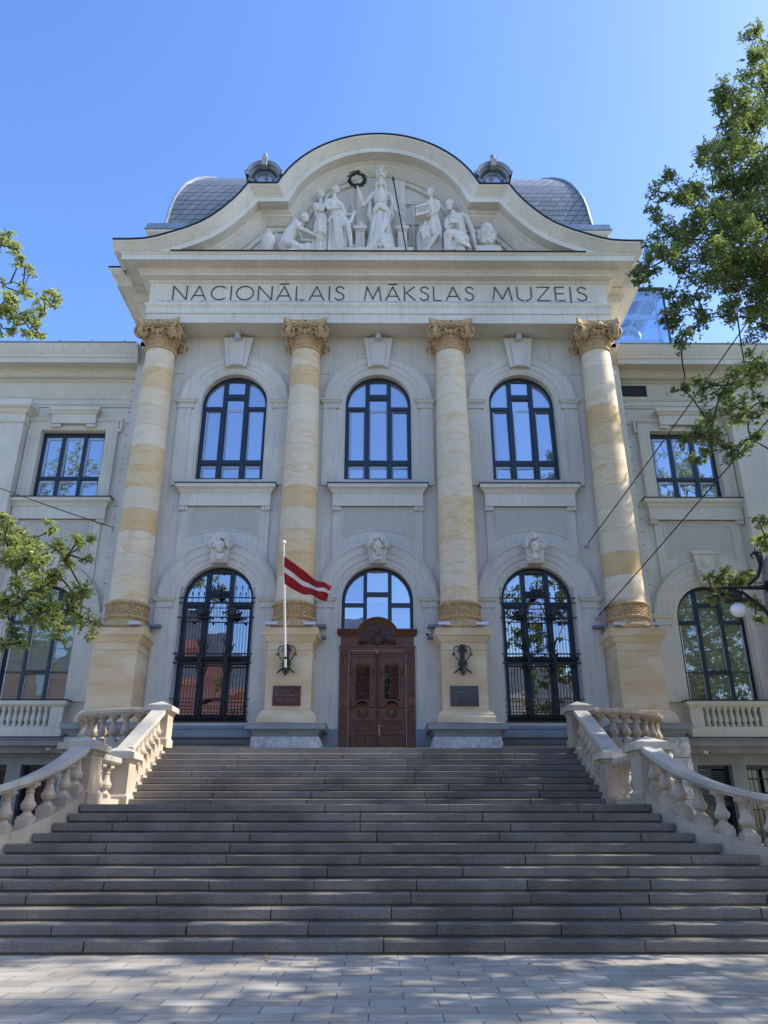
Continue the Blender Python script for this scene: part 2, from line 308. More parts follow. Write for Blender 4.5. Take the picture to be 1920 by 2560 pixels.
def leaf_mat(name, a, bb, tr):
    m=bpy.data.materials.new(name); m.use_nodes=True; n=m.node_tree.nodes; l=m.node_tree.links; out=n['Material Output']; n.remove(n['Principled BSDF'])
    g=n.new('ShaderNodeNewGeometry'); r=n.new('ShaderNodeValToRGB'); r.color_ramp.elements[0].color=(*a,1); r.color_ramp.elements[1].color=(*bb,1); l.new(g.outputs['Random Per Island'],r.inputs[0])
    d=n.new('ShaderNodeBsdfDiffuse'); l.new(r.outputs[0],d.inputs[0]); t=n.new('ShaderNodeBsdfTranslucent'); t.inputs[0].default_value=(*tr,1)
    gl=n.new('ShaderNodeBsdfGlossy'); gl.inputs['Roughness'].default_value=.35; gl.inputs[0].default_value=(.8,.85,.8,1)
    m1=n.new('ShaderNodeMixShader'); m1.inputs[0].default_value=.42; l.new(d.outputs[0],m1.inputs[1]); l.new(t.outputs[0],m1.inputs[2])
    m2=n.new('ShaderNodeMixShader'); m2.inputs[0].default_value=.06; l.new(m1.outputs[0],m2.inputs[1]); l.new(gl.outputs[0],m2.inputs[2]); l.new(m2.outputs[0],out.inputs['Surface']); return m
M['leaf']=leaf_mat('oak_leaf',(.045,.075,.022),(.125,.165,.055),(.32,.40,.09))
M['leafb']=leaf_mat('sunlit_oak_leaf',(.065,.105,.024),(.23,.27,.08),(.48,.54,.13))  # lighter copy of the oak leaf, with sunlit brightness put into its colour

# ------------------------------------------------------------------ ground
g=MB(); g.add([(-400,-300,0),(400,-300,0),(400,600,0),(-400,600,0)],[(0,1,2,3)])
tag(g.build('ground',M['paving']),kind='structure')
PF=3.36                       # terrace level
XS=-0.17                      # axis of the stairs

# ------------------------------------------------------------------ museum
mus=empty('museum_building',(0,24,0),label='grey stuccoed museum with yellow stone columns, curved pediment and slate mansards',cat='museum')
YW=23.8; YG=24.1
random.seed(3)
def wall_arch(mb,x0,x1,z0,z1,cx,hw,sill,spr,y,yd,n=20,flat=False):
    top=spr+(0 if flat else hw)
    if cx-hw>x0: mb.add([(x0,y,z0),(cx-hw,y,z0),(cx-hw,y,z1),(x0,y,z1)],[(0,1,2,3)])
    if cx+hw<x1: mb.add([(cx+hw,y,z0),(x1,y,z0),(x1,y,z1),(cx+hw,y,z1)],[(0,1,2,3)])
    if sill>z0: mb.add([(cx-hw,y,z0),(cx+hw,y,z0),(cx+hw,y,sill),(cx-hw,y,sill)],[(0,1,2,3)])
    pts=[(cx+hw,spr),(cx-hw,spr)] if flat else arc(cx,spr,hw,0,180,n)
    for a,b in zip(pts,pts[1:]): mb.add([(b[0],y,b[1]),(a[0],y,a[1]),(a[0],y,z1),(b[0],y,z1)],[(0,1,2,3)])
    ring=[(cx+hw,sill)]+pts+[(cx-hw,sill)]
    for a,b in zip(ring,ring[1:]+ring[:1]): mb.add([(a[0],y,a[1]),(a[0],yd,a[1]),(b[0],yd,b[1]),(b[0],y,b[1])],[(0,1,2,3)])
BX=(-5.12,0,5.12)
wl=MB()
edges=[-8.36,-2.56,2.56,8.36]
for i,cx in enumerate(BX):
    x0,x1=edges[i],edges[i+1]
    wall_arch(wl,x0,x1,2.6,11.0,cx,1.15,(4.42 if i!=1 else PF),8.25,YW,24.35)
    wall_arch(wl,x0,x1,11.0,18.4,cx,1.165,12.48,15.5,YW,24.35)
for s in (-1,1):
    wl.add([(s*8.36,YW,2.6),(s*8.36,24.35,2.6),(s*8.36,24.35,18.4),(s*8.36,YW,18.4)],[(0,1,2,3)])
    wl.add([(s*8.36,24.35,0),(s*8.95,24.35,0),(s*8.95,24.35,18.4),(s*8.36,24.35,18.4)],[(0,1,2,3)])
    wl.add([(s*8.95,24.35,0),(s*8.95,25.6,0),(s*8.95,25.6,18.4),(s*8.95,24.35,18.4)],[(0,1,2,3)])
wl.build('wall',M['stucco'],mus,fixn=False)
# pilaster strips behind columns with caps
ps=MB()
for cx in (-7.79,-2.59,2.57,7.80):
    hw=.63
    ps.box(cx-hw-.12,cx+hw+.12,YW-.035,YW-.0,4.3,17.0)
    ps.path([(cx-hw-.12,YW),(cx-hw-.12,YW-.035),(cx+hw+.12,YW-.035),(cx+hw+.12,YW)],[(0,16.62),(.03,16.64),(.05,16.70),(.05,16.78),(0,16.80)],'xy')
ps.build('pilaster_strips',M['stucco'],mus)
# corner joint ticks (metal cramps) along block edges
tk=MB()
for s in (-1,1):
    for k in range(28):
        z=4.8+.462*k; tk.box(s*8.95+min(0,s*.13),s*8.95+max(0,s*.13),24.43,24.445,z,z+.014)
tk.build('wall_cramps',M['metal'],mus)

def arch_trim(parent,cx,z0,spr,imp,y,m,ro=1.94,ri=1.19,inner=1.16):
    """pilaster strips, impost caps and stepped archivolt round one opening"""
    t=MB()
    prof=[(0,y),(0,y-.13),(.07,y-.15),(.09,y-.115),(.13,y-.115),(.15,y-.10),(.34,y-.10),(.36,y-.07),(.54,y-.07),(.57,y-.035),(.70,y-.035),(.73,y-.01),(.75,y)]
    pts=arc(cx,spr,ro,0,180,40)
    t.path(pts[::-1],prof,'xz')
    for s in (-1,1):
        a,b=sorted((cx+s*ro,cx+s*(ri+.29)))
        t.box(a,b,y-.09,y,z0,imp-.02)
        a,b=sorted((cx+s*(ri+.31),cx+s*(ri+.04)))
        t.box(a,b,y-.045,y,z0,imp-.02)
        a,b=sorted((cx+s*ro,cx+s*(ri+.22)))
        t.path([(a-.0,y),(a,y-.10),(b,y-.10),(b,y)],[(0,imp-.34),(.02,imp-.34),(.02,imp-.31),(0,imp-.3),(0,imp-.16),(.04,imp-.13),(.07,imp-.10),(.07,imp-.05),(.10,imp-.03),(.10,imp+.02),(0,imp+.03)],'xy')
    return t.build('archivolt',m,parent,smooth=30)

def window_frame(mb,cx,hw,sill,spr,y,flat=False,fw=.10,mull=.40,mw=.12,lows=(),sidet=None,cent=None,arch_n=24,top=None):
    d0,d1=y-.05,y+.05
    if flat:
        for a,b,c,d in ((cx-hw,cx-hw+fw,sill,spr),(cx+hw-fw,cx+hw,sill,spr),(cx-hw+fw,cx+hw-fw,sill,sill+fw),(cx-hw+fw,cx+hw-fw,spr-fw*1.5,spr)): mb.box(a,b,d0,d1,c,d)
        tz=lambda x:spr-fw
    else:
        o=[(cx+hw,sill)]+arc(cx,spr,hw,0,180,arch_n)+[(cx-hw,sill)]; i=[(cx+hw-fw,sill)]+arc(cx,spr,hw-fw,0,180,arch_n)+[(cx-hw+fw,sill)]
        rows=[[(o[k][0],d0,o[k][1]),(i[k][0],d0,i[k][1]),(i[k][0],d1,i[k][1]),(o[k][0],d1,o[k][1])] for k in range(len(o))]
        mb.grid(rows,closev=True)
        mb.box(cx-hw+fw,cx+hw-fw,d0,d1,sill,sill+fw)
        tz=lambda x:spr+math.sqrt(max(0,(hw-fw*.5)**2-(x-cx)**2))
    for s in (-1,1):
        x=cx+s*mull; mb.box(x-mw/2,x+mw/2,d0-.025,d1,sill+fw,tz(x))
    for z in lows:
        mb.box(cx-hw+fw*.8,cx+hw-fw*.8,d0-.012,d1-.01,z-.06,z+.06)
    if sidet:
        for s in (-1,1):
            a,b=sorted((cx+s*(hw-fw*.8),cx+s*(mull+mw/2))); mb.box(a,b,d0-.012,d1-.01,sidet-.06,sidet+.06)
    if cent: mb.box(cx-mull+mw/2,cx+mull-mw/2,d0-.012,d1-.01,cent-.065,cent+.065)
def sash_lips(mb,rects,y,t=.035):
    for x0,x1,z0,z1 in rects:
        mb.box(x0,x0+t,y-.015,y+.02,z0,z1); mb.box(x1-t,x1,y-.015,y+.02,z0,z1); mb.box(x0+t,x1-t,y-.015,y+.02,z0,z0+t); mb.box(x0+t,x1-t,y-.015,y+.02,z1-t,z1)
def pane_poly(cx,hw,sill,spr,flat): 
    return [(cx-hw,sill),(cx+hw,sill),(cx+hw,spr)]+([] if flat else arc(cx,spr,hw,0,180,24)[1:-1])+[(cx-hw,spr)]
CAS=None
def tilt_panes(cx,hw,sill,spr,y,flat,mull,lows):
    """one sheet per light, each seated at its own very slight angle as real glazing is"""
    g=MB(); xs=[cx-hw,cx-mull,cx+mull,cx+hw]; zs=[sill]+list(lows)+[spr]+([] if flat else [spr+hw])
    for a,b in zip(xs,xs[1:]):
        for c,d in zip(zs,zs[1:]):
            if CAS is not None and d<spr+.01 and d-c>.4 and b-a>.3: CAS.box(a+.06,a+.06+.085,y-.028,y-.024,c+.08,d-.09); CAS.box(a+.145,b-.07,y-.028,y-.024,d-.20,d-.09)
            tx,tz=random.uniform(-.012,.012),random.uniform(-.014,.014)
            if (not flat) and d>spr+.01:
                pl=[(a,c),(b,c)]+[(x,spr+math.sqrt(max(0,hw*hw-(x-cx)**2))) for x in [b+(a-b)*k/8 for k in range(9)]]
            else: pl=[(a,c),(b,c),(b,d),(a,d)]
            g.add([(x,y+tx*(x-(a+b)/2)*2+tz*(z-(c+d)/2)*2,z) for x,z in pl],[tuple(range(len(pl)))])
    return g

def flat_sill(parent,cx,y,m,hw=1.68,z=12.22):
    t=MB()
    t.path([(cx-hw+.16,y),(cx-hw+.16,y-.16),(cx+hw-.16,y-.16),(cx+hw-.16,y)],[(0,z-.78),(0,z-.33),(.03,z-.3),(.06,z-.22),(.12,z-.16),(.16,z-.15),(.16,z-.02),(0,z-.02)],'xy')
    t.build('window_sill',m,parent)
    e=MB(); e.box(cx-hw-.03,cx+hw+.03,y-.35,y,z-.019,z+.012); e.build('sill_flashing',M['metal'],parent)
    for s in (-1,1):
        b=MB(); x=cx+s*(hw-.30); b.box(x-.155,x+.155,y-.10,y-.0,z-.92,z-.785)
        for k in (-1,0,1): b.frustum(x+k*.09-.035,x+k*.09+.035,y-.145,y-.10,z-.92,z-.79,.0)
        b.build('guttae_bracket',m,parent)

def apron(parent,cx,y,m,spr,ztop=11.44,zlow=10.0):
    t=MB(); n=24; hw=1.50
    for k in range(n):
        a=cx-hw+2*hw*k/n; b=cx-hw+2*hw*(k+1)/n
        za,zb=[spr+math.sqrt(max(0,1.95**2-(q-cx)**2)) for q in (a,b)]
        t.add([(a,y-.05,za),(b,y-.05,zb),(b,y-.05,ztop),(a,y-.05,ztop)],[(0,1,2,3)])
    for s in (-1,1):
        x=cx+s*hw; zb=spr+math.sqrt(1.95**2-hw*hw); t.add([(x,y-.05,zb),(x,y,zb),(x,y,ztop),(x,y-.05,ztop)],[(0,1,2,3)])
    # moulded border with notched upper corners and arched bottom
    R0=2.35; P=[]
    w0,nt_=1.20,.14
    P=[(cx-w0,ztop-.02-nt_),(cx-w0+nt_,ztop-.02-nt_),(cx-w0+nt_,ztop-.02+0),(cx+w0-nt_,ztop-.02),(cx+w0-nt_,ztop-.02-nt_),(cx+w0,ztop-.02-nt_)]
    low=[(cx+w0-2*w0*k/16, spr+math.sqrt(R0**2-(w0-2*w0*k/16)**2)) for k in range(17)]
    low=[(x,z) for x,z in low]
    Q=P+low
    t.path(Q,[(0,y-.05),(0,y-.075),(.045,y-.075),(.045,y-.05)],'xz',closed=True)
    t.build('apron_slab',m,parent)
    r=MB(); r.add([(x,y-.056,z) for x,z in Q],[tuple(range(len(Q)))]); r.build('rough_panel',M['rough'],parent)

names_up=['tall arched window above the {} lower bay'.format(x) for x in ('left','middle','right')]
for i,cx in enumerate(BX):
    # upper
    arch_trim(mus,cx,12.24,15.5,15.55,YW,M['stucco'])
    fr=MB(); window_frame(fr,cx,1.165,12.48,15.5,YG,lows=(13.22,),sidet=15.38,cent=15.86)
    fo=fr.build('window',M['navy'],mus)
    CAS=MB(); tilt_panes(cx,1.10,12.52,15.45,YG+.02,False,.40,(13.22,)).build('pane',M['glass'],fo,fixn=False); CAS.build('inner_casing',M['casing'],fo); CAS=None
    ls=MB(); sash_lips(ls,[(cx-1.06,cx-.47,13.29,15.31),(cx+.47,cx+1.06,13.29,15.31),(cx-.335,cx+.335,13.29,15.79),(cx-.335,cx+.335,15.93,16.52),(cx-1.06,cx-.47,12.6,13.15),(cx+.47,cx+1.06,12.6,13.15),(cx-.335,cx+.335,12.6,13.15)],YG-.035); ls.build('sash',M['navy'],fo)
    ks=MB(); ks.xz([(cx-.53,18.1),(cx+.53,18.1),(cx+.36,16.86),(cx+.20,16.90),(cx,16.91),(cx-.20,16.90),(cx-.36,16.86)],YW-.20,YW); ks.xz([(cx-.30,18.1),(cx+.30,18.1),(cx+.22,16.93),(cx-.22,16.93)],YW-.235,YW-.20)
    ks.build('keystone',M['stucco'],mus)
    flat_sill(mus,cx,YW,M['trim'])
    apron(mus,cx,YW,M['stucco'],8.25)
    # lower
    arch_trim(mus,cx,PF+.9 if i!=1 else PF,8.25,8.3,YW,M['stucco'])
    fr=MB()
    if i!=1:
        window_frame(fr,cx,1.15,4.42,8.25,YG,lows=(6.33,),sidet=8.14,cent=8.50)
        fo=fr.build('window',M['navy'],mus)
        tilt_panes(cx,1.09,4.46,8.25,YG+.02,False,.40,(6.33,)).build('pane',M['glasslow'],fo,fixn=False)
        ls=MB(); sash_lips(ls,[(cx-.335,cx+.335,6.40,8.42),(cx-.335,cx+.335,8.57,9.24),(cx-1.04,cx-.47,6.40,8.06),(cx+.47,cx+1.04,6.40,8.06),(cx-1.04,cx-.47,4.53,6.26),(cx+.47,cx+1.04,4.53,6.26),(cx-.335,cx+.335,4.53,6.26)],YG-.035); ls.build('sash',M['navy'],fo)
        sl_=MB(); sl_.path([(cx-1.6,YW),(cx-1.6,YW-.1),(cx+1.6,YW-.1),(cx+1.6,YW)],[(0,3.78),(.02,3.80),(.06,3.90),(.16,3.96),(.18,3.97),(.18,4.18),(0,4.30)],'xy'); sl_.build('window_ledge',M['dado'],mus)
        z_=MB(); z_.add([(cx-1.58,YW-.29,4.19),(cx+1.58,YW-.29,4.19),(cx+1.15,YG-.03,4.47),(cx-1.15,YG-.03,4.47)],[(0,1,2,3)])
        for k in range(-2,3): z_.box(cx+k*.55-.012,cx+k*.55+.012,YW-.27,YW-.02,4.21+.0,4.245)
        z_.build('ledge_flashing',M['zinc'],mus)
    else:
        window_frame(fr,cx,1.15,7.22,8.25,YG,sidet=8.14,cent=8.50)
        fo=fr.build('window',M['navy'],mus)
        tilt_panes(cx,1.09,7.25,8.25,YG+.02,False,.40,()).build('pane',M['glass'],fo,fixn=False)
# dado paint: thin coat on the wall foot
for a,b in ((-8.3,-6.75),(-3.5,-1.16),(1.16,3.5),(6.75,8.3)): MB().box(a,b,YW-.10,YW+.0,PF-.3,4.22).build('dado',M['dado'],mus)

# grilles of the two lower side windows
def grille(cx):
    gr=MB(); y=YW-.02; n=24; x0,x1=cx-1.17,cx+1.17
    for k in range(n+1):
        x=x0+(x1-x0)*k/n; tall=(k%2==0)
        z1=8.62 if tall else 8.05
        gr.tube([(x,y,4.40),(x,y,z1)],.007,4,cap=False)
        if tall: gr.ball((x,y,z1+.03),(.022,.012,.06),5,4); gr.tube([(x-.045,y,z1-.04),(x,y,z1-.01),(x+.045,y,z1-.04)],.009,4)
    for z,h in ((8.30,.03),(8.14,.025),(7.66,.03),(5.12,.02),(4.90,.02),(4.45,.03),(6.50,.04),(6.22,.04),(4.72,.02)): gr.box(x0-.05,x1+.05,y-.02,y+.02,z-h/2,z+h/2)
    # pierced bands
    for zz in (6.36,4.58):
        for k in range(22):
            x=x0+(x1-x0)*(k+.5)/22; gr.tube([(x+.045*math.cos(t*math.pi/4),y,zz+.055*math.sin(t*math.pi/4)) for t in range(9)],.014,4,cap=False)
        gr.box(x0,x1,y+.015,y+.022,zz-.05,zz+.05)
    # scroll foliage clusters
    rnd=random.Random(11)
    for sx in (-.52,.52):
        for s in (-1,1):
            for q in range(4):
                a0=20+q*38; L=.30+.05*q
                pts=[(cx+sx+s*L*t*math.cos(R(a0*t)),y-.03,7.72+.08*q+ L*.8*math.sin(R(a0))*t-.2*q*t*t) for t in [k/8 for k in range(9)]]
                gr.tube(pts,[.03*(1-.6*k/8) for k in range(9)],5)
                e=pts[-1]; gr.ball(e,(.045,.03,.045),6,5)
        gr.ball((cx+sx,y-.03,7.85),(.13,.05,.16),8,6)
        # long acanthus drops at mid transom
        for q in range(4):
            z=6.9-.42*q if q<2 else 6.42-.28*(q-2)
            for s in (-1,1): gr.tube([(cx+sx*.77,y-.03,z-.25),(cx+sx*.77+s*.05,y-.04,z-.05),(cx+sx*.77+s*.12,y-.05,z+.09)],[.03,.035,.01],5)
        gr.tube([(cx+sx*.77,y-.02,7.0),(cx+sx*.77,y-.03,5.3)],.03,6)
    # crowning palmette
    for a in (-70,-40,0,40,70):
        gr.tube([(cx,y-.03,8.35),(cx+.12*math.sin(R(a)),y-.04,8.52),(cx+.26*math.sin(R(a)),y-.05,8.50+.32*math.cos(R(a)))],[.03,.045,.008],5)
    for s in (-1,1):
        gr.tube([(cx+s*(.05+.5*t),y-.03,8.34-.5*t+.16*math.sin(t*6)) for t in [k/8 for k in range(9)]],.022,5)
    return gr
for i,cx in ((0,BX[0]),(2,BX[2])):
    grille(cx).build('window_grille',M['iron'],mus)

# ---- columns
def capital_mb():
    c=MB(); z0=17.17
    c.lathe([(.50,z0-.05),(.545,z0-.03),(.56,z0+.01),(.545,z0+.05),(.50,z0+.06),(.495,z0+.10),(.515,z0+.36),(.56,z0+.38),(.585,z0+.42),(.56,z0+.46),(.50,z0+.47)],n=40)
    for k in range(26):       # flutes as raised ribs
        a=2*math.pi*k/26; c.tube([(.505*math.cos(a),.505*math.sin(a),z0+.12),(.525*math.cos(a),.525*math.sin(a),z0+.34)],.026,5)
    for k in range(18):       # egg band
        a=2*math.pi*(k+.5)/18; c.ball((.57*math.cos(a),.57*math.sin(a),z0+.54),(.075,.075,.10),7,5)
    c.lathe([(.50,z0+.46),(.56,z0+.50),(.62,z0+.62),(.60,z0+.70)],n=32)
    # concave abacus
    P=[]
    for q in range(4):
        a=q*90
        for k in range(9):
            t=-1+2*k/8; d=.62+.155*t*t*t*t+.0; x=t*.72
            px,py=(x,-d-.0*(1-t*t))
            ca,sa=math.cos(R(a)),math.sin(R(a)); P.append((px*ca-py*sa,px*sa+py*ca))
    c.xy([(x*.95,y*.95) for x,y in P],z0+.80,z0+.88); c.xy(P,z0+.88,z0+1.05)
    # corner volutes, each pair of cheeks turned towards its two faces
    for q in range(4):
        a=R(45+90*q); ca,sa=math.cos(a),math.sin(a)
        cx_,cy_=.83*ca,.83*sa; zc=z0+.54
        for half in (-1,1):
            ang=a+half*R(40); tx,ty=-math.sin(ang),math.cos(ang); nx,ny=math.cos(ang),math.sin(ang)
            sgn=1 if half>0 else -1
            ox,oy=cx_+nx*.045,cy_+ny*.045
            c.tube([(ox-nx*.12,oy-ny*.12,zc),(ox-nx*.015,oy-ny*.015,zc)],.245,18)
            pts=[];rr=[]
            for k in range(40):
                th=R(100)+sgn*k*R(24); r=.275*math.exp(-k*.046)
                pts.append((ox+tx*r*math.cos(th),oy+ty*r*math.cos(th),zc+r*math.sin(th))); rr.append(max(.016,.046*math.exp(-k*.03)))
            c.tube(pts,rr,6)
            c.ball((ox+nx*.02,oy+ny*.02,zc),.05,8,6)
        c.tube([(.70*ca,.70*sa,z0+.74),(.84*ca,.84*sa,z0+.84),(.98*ca,.98*sa,z0+.87)],[.13,.12,.06],6)
    for q in range(4):        # channel of each face and its central flower
        ang=R(-90+90*q); nx,ny=math.cos(ang),math.sin(ang); tx,ty=-ny,nx
        c.tube([(nx*.60+tx*u,ny*.60+ty*u,z0+.72+.05*math.cos(u*5)) for u in (-.45,-.2,0,.2,.45)],.055,6)
        for a in (-60,-30,0,30,60):
            dx=math.sin(R(a)); dz=math.cos(R(a)); r=.19
            c.tube([(nx*.64,ny*.64,z0+.72),(nx*.72+tx*dx*r*.6,ny*.72+ty*dx*r*.6,z0+.76+dz*r*.6),(nx*.70+tx*dx*r,ny*.70+ty*dx*r,z0+.78+dz*r)],[.035,.065,.03],6)
        c.ball((nx*.74,ny*.74,z0+.80),(.06,.06,.085),7,5)
        for s in (-1,1):
            c.tube([(nx*.66+tx*s*.1,ny*.66+ty*s*.1,z0+.70),(nx*.70+tx*s*.22,ny*.70+ty*s*.22,z0+.80),(nx*.69+tx*s*.36,ny*.69+ty*s*.36,z0+.74),(nx*.67+tx*s*.44,ny*.67+ty*s*.44,z0+.80)],[.03,.05,.04,.02],5)
            c.tube([(nx*.64+tx*s*.12,ny*.64+ty*s*.12,z0+.50),(nx*.69+tx*s*.2,ny*.69+ty*s*.2,z0+.64)],[.05,.05],5)
    return c
def shaft_mb():
    p=[]
    for k in range(25):
        t=k/24; z=7.93+(17.13-7.93)*t; r=.592-.092*t**1.6+.012*math.sin(math.pi*t); p.append((r,z))
    return MB().lathe(p,n=48)
def colbase_mb():
    b=MB()
    b.lathe([(.60,7.04),(.70,7.045),(.745,7.10),(.75,7.16),(.71,7.22),(.65,7.24),(.625,7.28),(.62,7.36),(.66,7.38),(.695,7.42),(.69,7.46),(.65,7.485),(.635,7.49),(.618,7.50),(.618,7.80),(.65,7.81),(.69,7.84),(.695,7.87),(.66,7.90),(.62,7.91),(.60,7.95)],n=48)
    for row in range(5):      # carved overlapping scales
        z=7.53+row*.06
        for k in range(22):
            a=2*math.pi*(k+.5*(row%2))/22; b.ball((.605*math.cos(a),.605*math.sin(a),z),(.060,.060,.032),8,4)
    return b
def pedestal_mb(): 
    s=MB(); hw=.665; y0,y1=-.65,.5
    path=[(-hw,y1),(-hw,y0),(hw,y0),(hw,y1)]
    s.path(path,[(0,4.27),(.18,4.27),(.18,4.42),(.16,4.44),(.14,4.46),(.13,4.52),(.04,4.62),(.0,4.64),(0,5.35),(-.004,5.352),(-.004,5.358),(0,5.36),(0,5.88),(-.004,5.882),(-.004,5.888),(0,5.89),(0,6.36),(.02,6.37),(.03,6.40),(.0,6.42),(0,6.60),(.03,6.62),(.05,6.66),(.12,6.78),(.16,6.80),(.17,6.82),(.17,7.02),(0,7.04)],'xy')
    return s
def plinth_mb():
    s=MB(); hw=.90; path=[(-hw,.5),(-hw,-.86),(hw,-.86),(hw,.5)]
    s.path(path,[(-.2,3.86),(0,3.86),(.02,3.90),(.03,3.96),(.10,4.04),(.20,4.06),(.22,4.06),(.22,4.22),(.24,4.225),(-.2,4.30)],'xy')
    return s
def granite_block(x0,x1,y0,y1,z0,z1,amp=.035,res=.07,seed=0):
    """rock-faced block: front and side faces displaced, margins kept straight"""
    rnd=random.Random(seed); mb=MB()
    def face(o,u,v,nrm,L,H):
        n=max(3,int(L/res)); m=max(3,int(H/res))
        rows=[]
        for j in range(m+1):
            r=[]
            for i in range(n+1):
                e=min(i,n-i,j,m-j); d=0 if e==0 else (amp*(.55+.9*rnd.random()) if e>1 else amp*.55*rnd.random())
                r.append(tuple(o[k]+u[k]*L*i/n+v[k]*H*j/m+nrm[k]*d for k in range(3)))
            rows.append(r)
        mb.grid(rows)
    face((x0,y0,z0),(1,0,0),(0,0,1),(0,-1,0),x1-x0,z1-z0)
    face((x1,y0,z0),(0,1,0),(0,0,1),(1,0,0),y1-y0,z1-z0)
    face((x0,y1,z0),(0,-1,0),(0,0,1),(-1,0,0),y1-y0,z1-z0)
    mb.add([(x0,y0,z1),(x1,y0,z1),(x1,y1,z1),(x0,y1,z1)],[(0,1,2,3)])
    return mb
col0=None
CXS=(-7.79,-2.59,2.57,7.80); COLY=23.30
side=['leftmost column, darker yellow drums','second column, behind the flag','third column','rightmost column, partly sunlit']
for i,cx in enumerate(CXS):
    if i==0:
        sh=shaft_mb().build('column',M['drum'],mus,smooth=50); base=(sh,capital_mb().build('capital',M['sandcarve'],sh,smooth=50),colbase_mb().build('column_base',M['sandcarve'],sh,smooth=50),pedestal_mb().build('pedestal',M['sand'],mus),plinth_mb().build('plinth_moulding',M['dado'],mus))
        for o in (base[1],base[2]): o.location=(0,0,0)
        cur=base
    else:
        c0=copy_tree(base[0],mus); pd=copy_tree(base[3],mus); pl=copy_tree(base[4],mus); cur=(c0,None,None,pd,pl)
    for o in (cur[0],cur[3],cur[4]): o.location=(cx,COLY-24,0)
    cur[0]['label']=side[i]
    zb=PF-.05 if i in (1,2) else None
    if zb: granite_block(cx-.96,cx+.96,22.38,YW,zb,3.865,seed=i).build('granite_plinth',M['granite'],mus)
    else:
        for k in range(7):
            granite_block(cx-.98,cx+.98,22.36,24.2,k*.553,k*.553+.535,amp=.06,seed=i*9+k).build('granite_plinth',M['granite'],mus)

# ---- entablature (portico and main block)
ENT=[(0,18.22),(0,18.60),(.04,18.605),(.04,18.86),(.06,18.88),(.09,18.94),(.10,18.95),(.10,19.03),(.0,19.05),(0,19.93),(.05,19.95),(.09,20.02),(.20,20.03),(.33,20.06),(.33,20.16),(.37,20.18),(.40,20.26),(.44,20.34),(.83,20.34),(.84,20.30),(.87,20.30),(.87,20.51),(.90,20.53),(.92,20.57),(.95,20.60)]
CYM=[(.95,20.60),(.98,20.64),(1.06,20.70),(1.12,20.80),(1.15,20.84),(1.15,20.93)]
en=MB()
P1=[(8.33,24.8),(8.33,22.87),(-8.33,22.87),(-8.33,24.8)]
en.path(P1[::-1],ENT+[(0,20.62)],'xy')
en.box(-8.32,8.32,22.88,23.85,18.221,18.4)
en.build('entablature',M['trim'],mus)
for s in (-1,1):
    en=MB()
    P=[(s*8.2,24.35),(s*8.95,24.35),(s*8.95,33)]
    EN2=[(o,z-.006) for o,z in ENT+CYM+[(0,20.95)]]
    if s>0: en.path(P,EN2,'xy')
    else: en.path([(-8.95,33),(-8.95,24.35),(-8.2,24.35)],EN2,'xy')
    # side runs of the portico cyma, butting on the raking cornice
    Q=[(8.33,21.9+.97),(8.33,24.5)] if s>0 else [(-8.33,24.5),(-8.33,22.87)]
    en.build('side_entablature',M['trim'],mus); en=MB()
    en.path(Q,CYM+[(0,20.93)],'xy'); en.build('side_cornice',M['trim'],mus)
MB().box(-7.45,7.45,21.86,22.9,20.602,20.625).build('cornice_flashing',M['metal'],mus)
for s in (-1,1):
    a,b=sorted((s*9.42,s*10.14)); MB().box(a,b,23.17,26,20.952,20.985).build('cornice_flashing',M['metal'],mus)

# ---- pediment: raking cornice swept along the reverse-curved gable line
def swoop():
    pts=[(-9.50,20.93),(-8.9,20.935),(-8.385,20.97),(-7.97,21.07),(-7.57,21.22),(-6.98,21.45),(-6.41,21.75),(-6.05,22.03),(-5.72,22.35),(-5.31,22.83),(-5.04,23.22),(-4.84,23.59),(-3.74,23.59)]
    a0=math.degrees(math.atan2(23.59-22.01,-3.74)); arcp=arc(0,22.01,4.06,a0,90,22)
    left=pts+arcp[1:]; return left+[(-x,z) for x,z in left[-2::-1]]
RP=swoop()
rk=MB()
PR=[(0.0,25.0),(0.0,21.72),(.07,21.72),(.10,21.76),(.17,21.82),(.24,21.90),(.29,21.94),(.31,21.97),(.35,21.97),(.36,22.0),(.58,22.0),(.585,22.03),(.565,22.04),(.565,22.42),(.66,22.46),(.70,22.52),(.78,22.53),(.80,22.56),(.88,22.62),(1.00,22.74),(1.05,22.78),(1.05,22.84),(1.22,22.86),(1.22,22.96)]
RPc=RP
rk.path(RPc,PR,'xz'); rk.v=[(x,y,max(z,20.611)) for x,y,z in rk.v]
rk.build('raking_cornice',M['trim'],mus,smooth=28)
fl=MB(); fl.path([(x,z+.002) for x,z in RPc],[(0,21.68),(-.05,21.68),(-.05,25.2),(0,25.2)],'xz'); fl.build('pediment_flashing',M['metal'],mus)
ty=MB(); ty.add([(x,22.955,z-.1) for x,z in RP]+[(9.0,22.955,20.60),(-9.0,22.955,20.60)],[tuple(range(len(RP)+2))]); ty.build('tympanum',M['trim'],mus,fixn=False)
lg=MB(); lg.box(-7.2,7.2,22.08,22.95,20.627,20.80); lg.build('sculpture_ledge',M['trim'],mus)

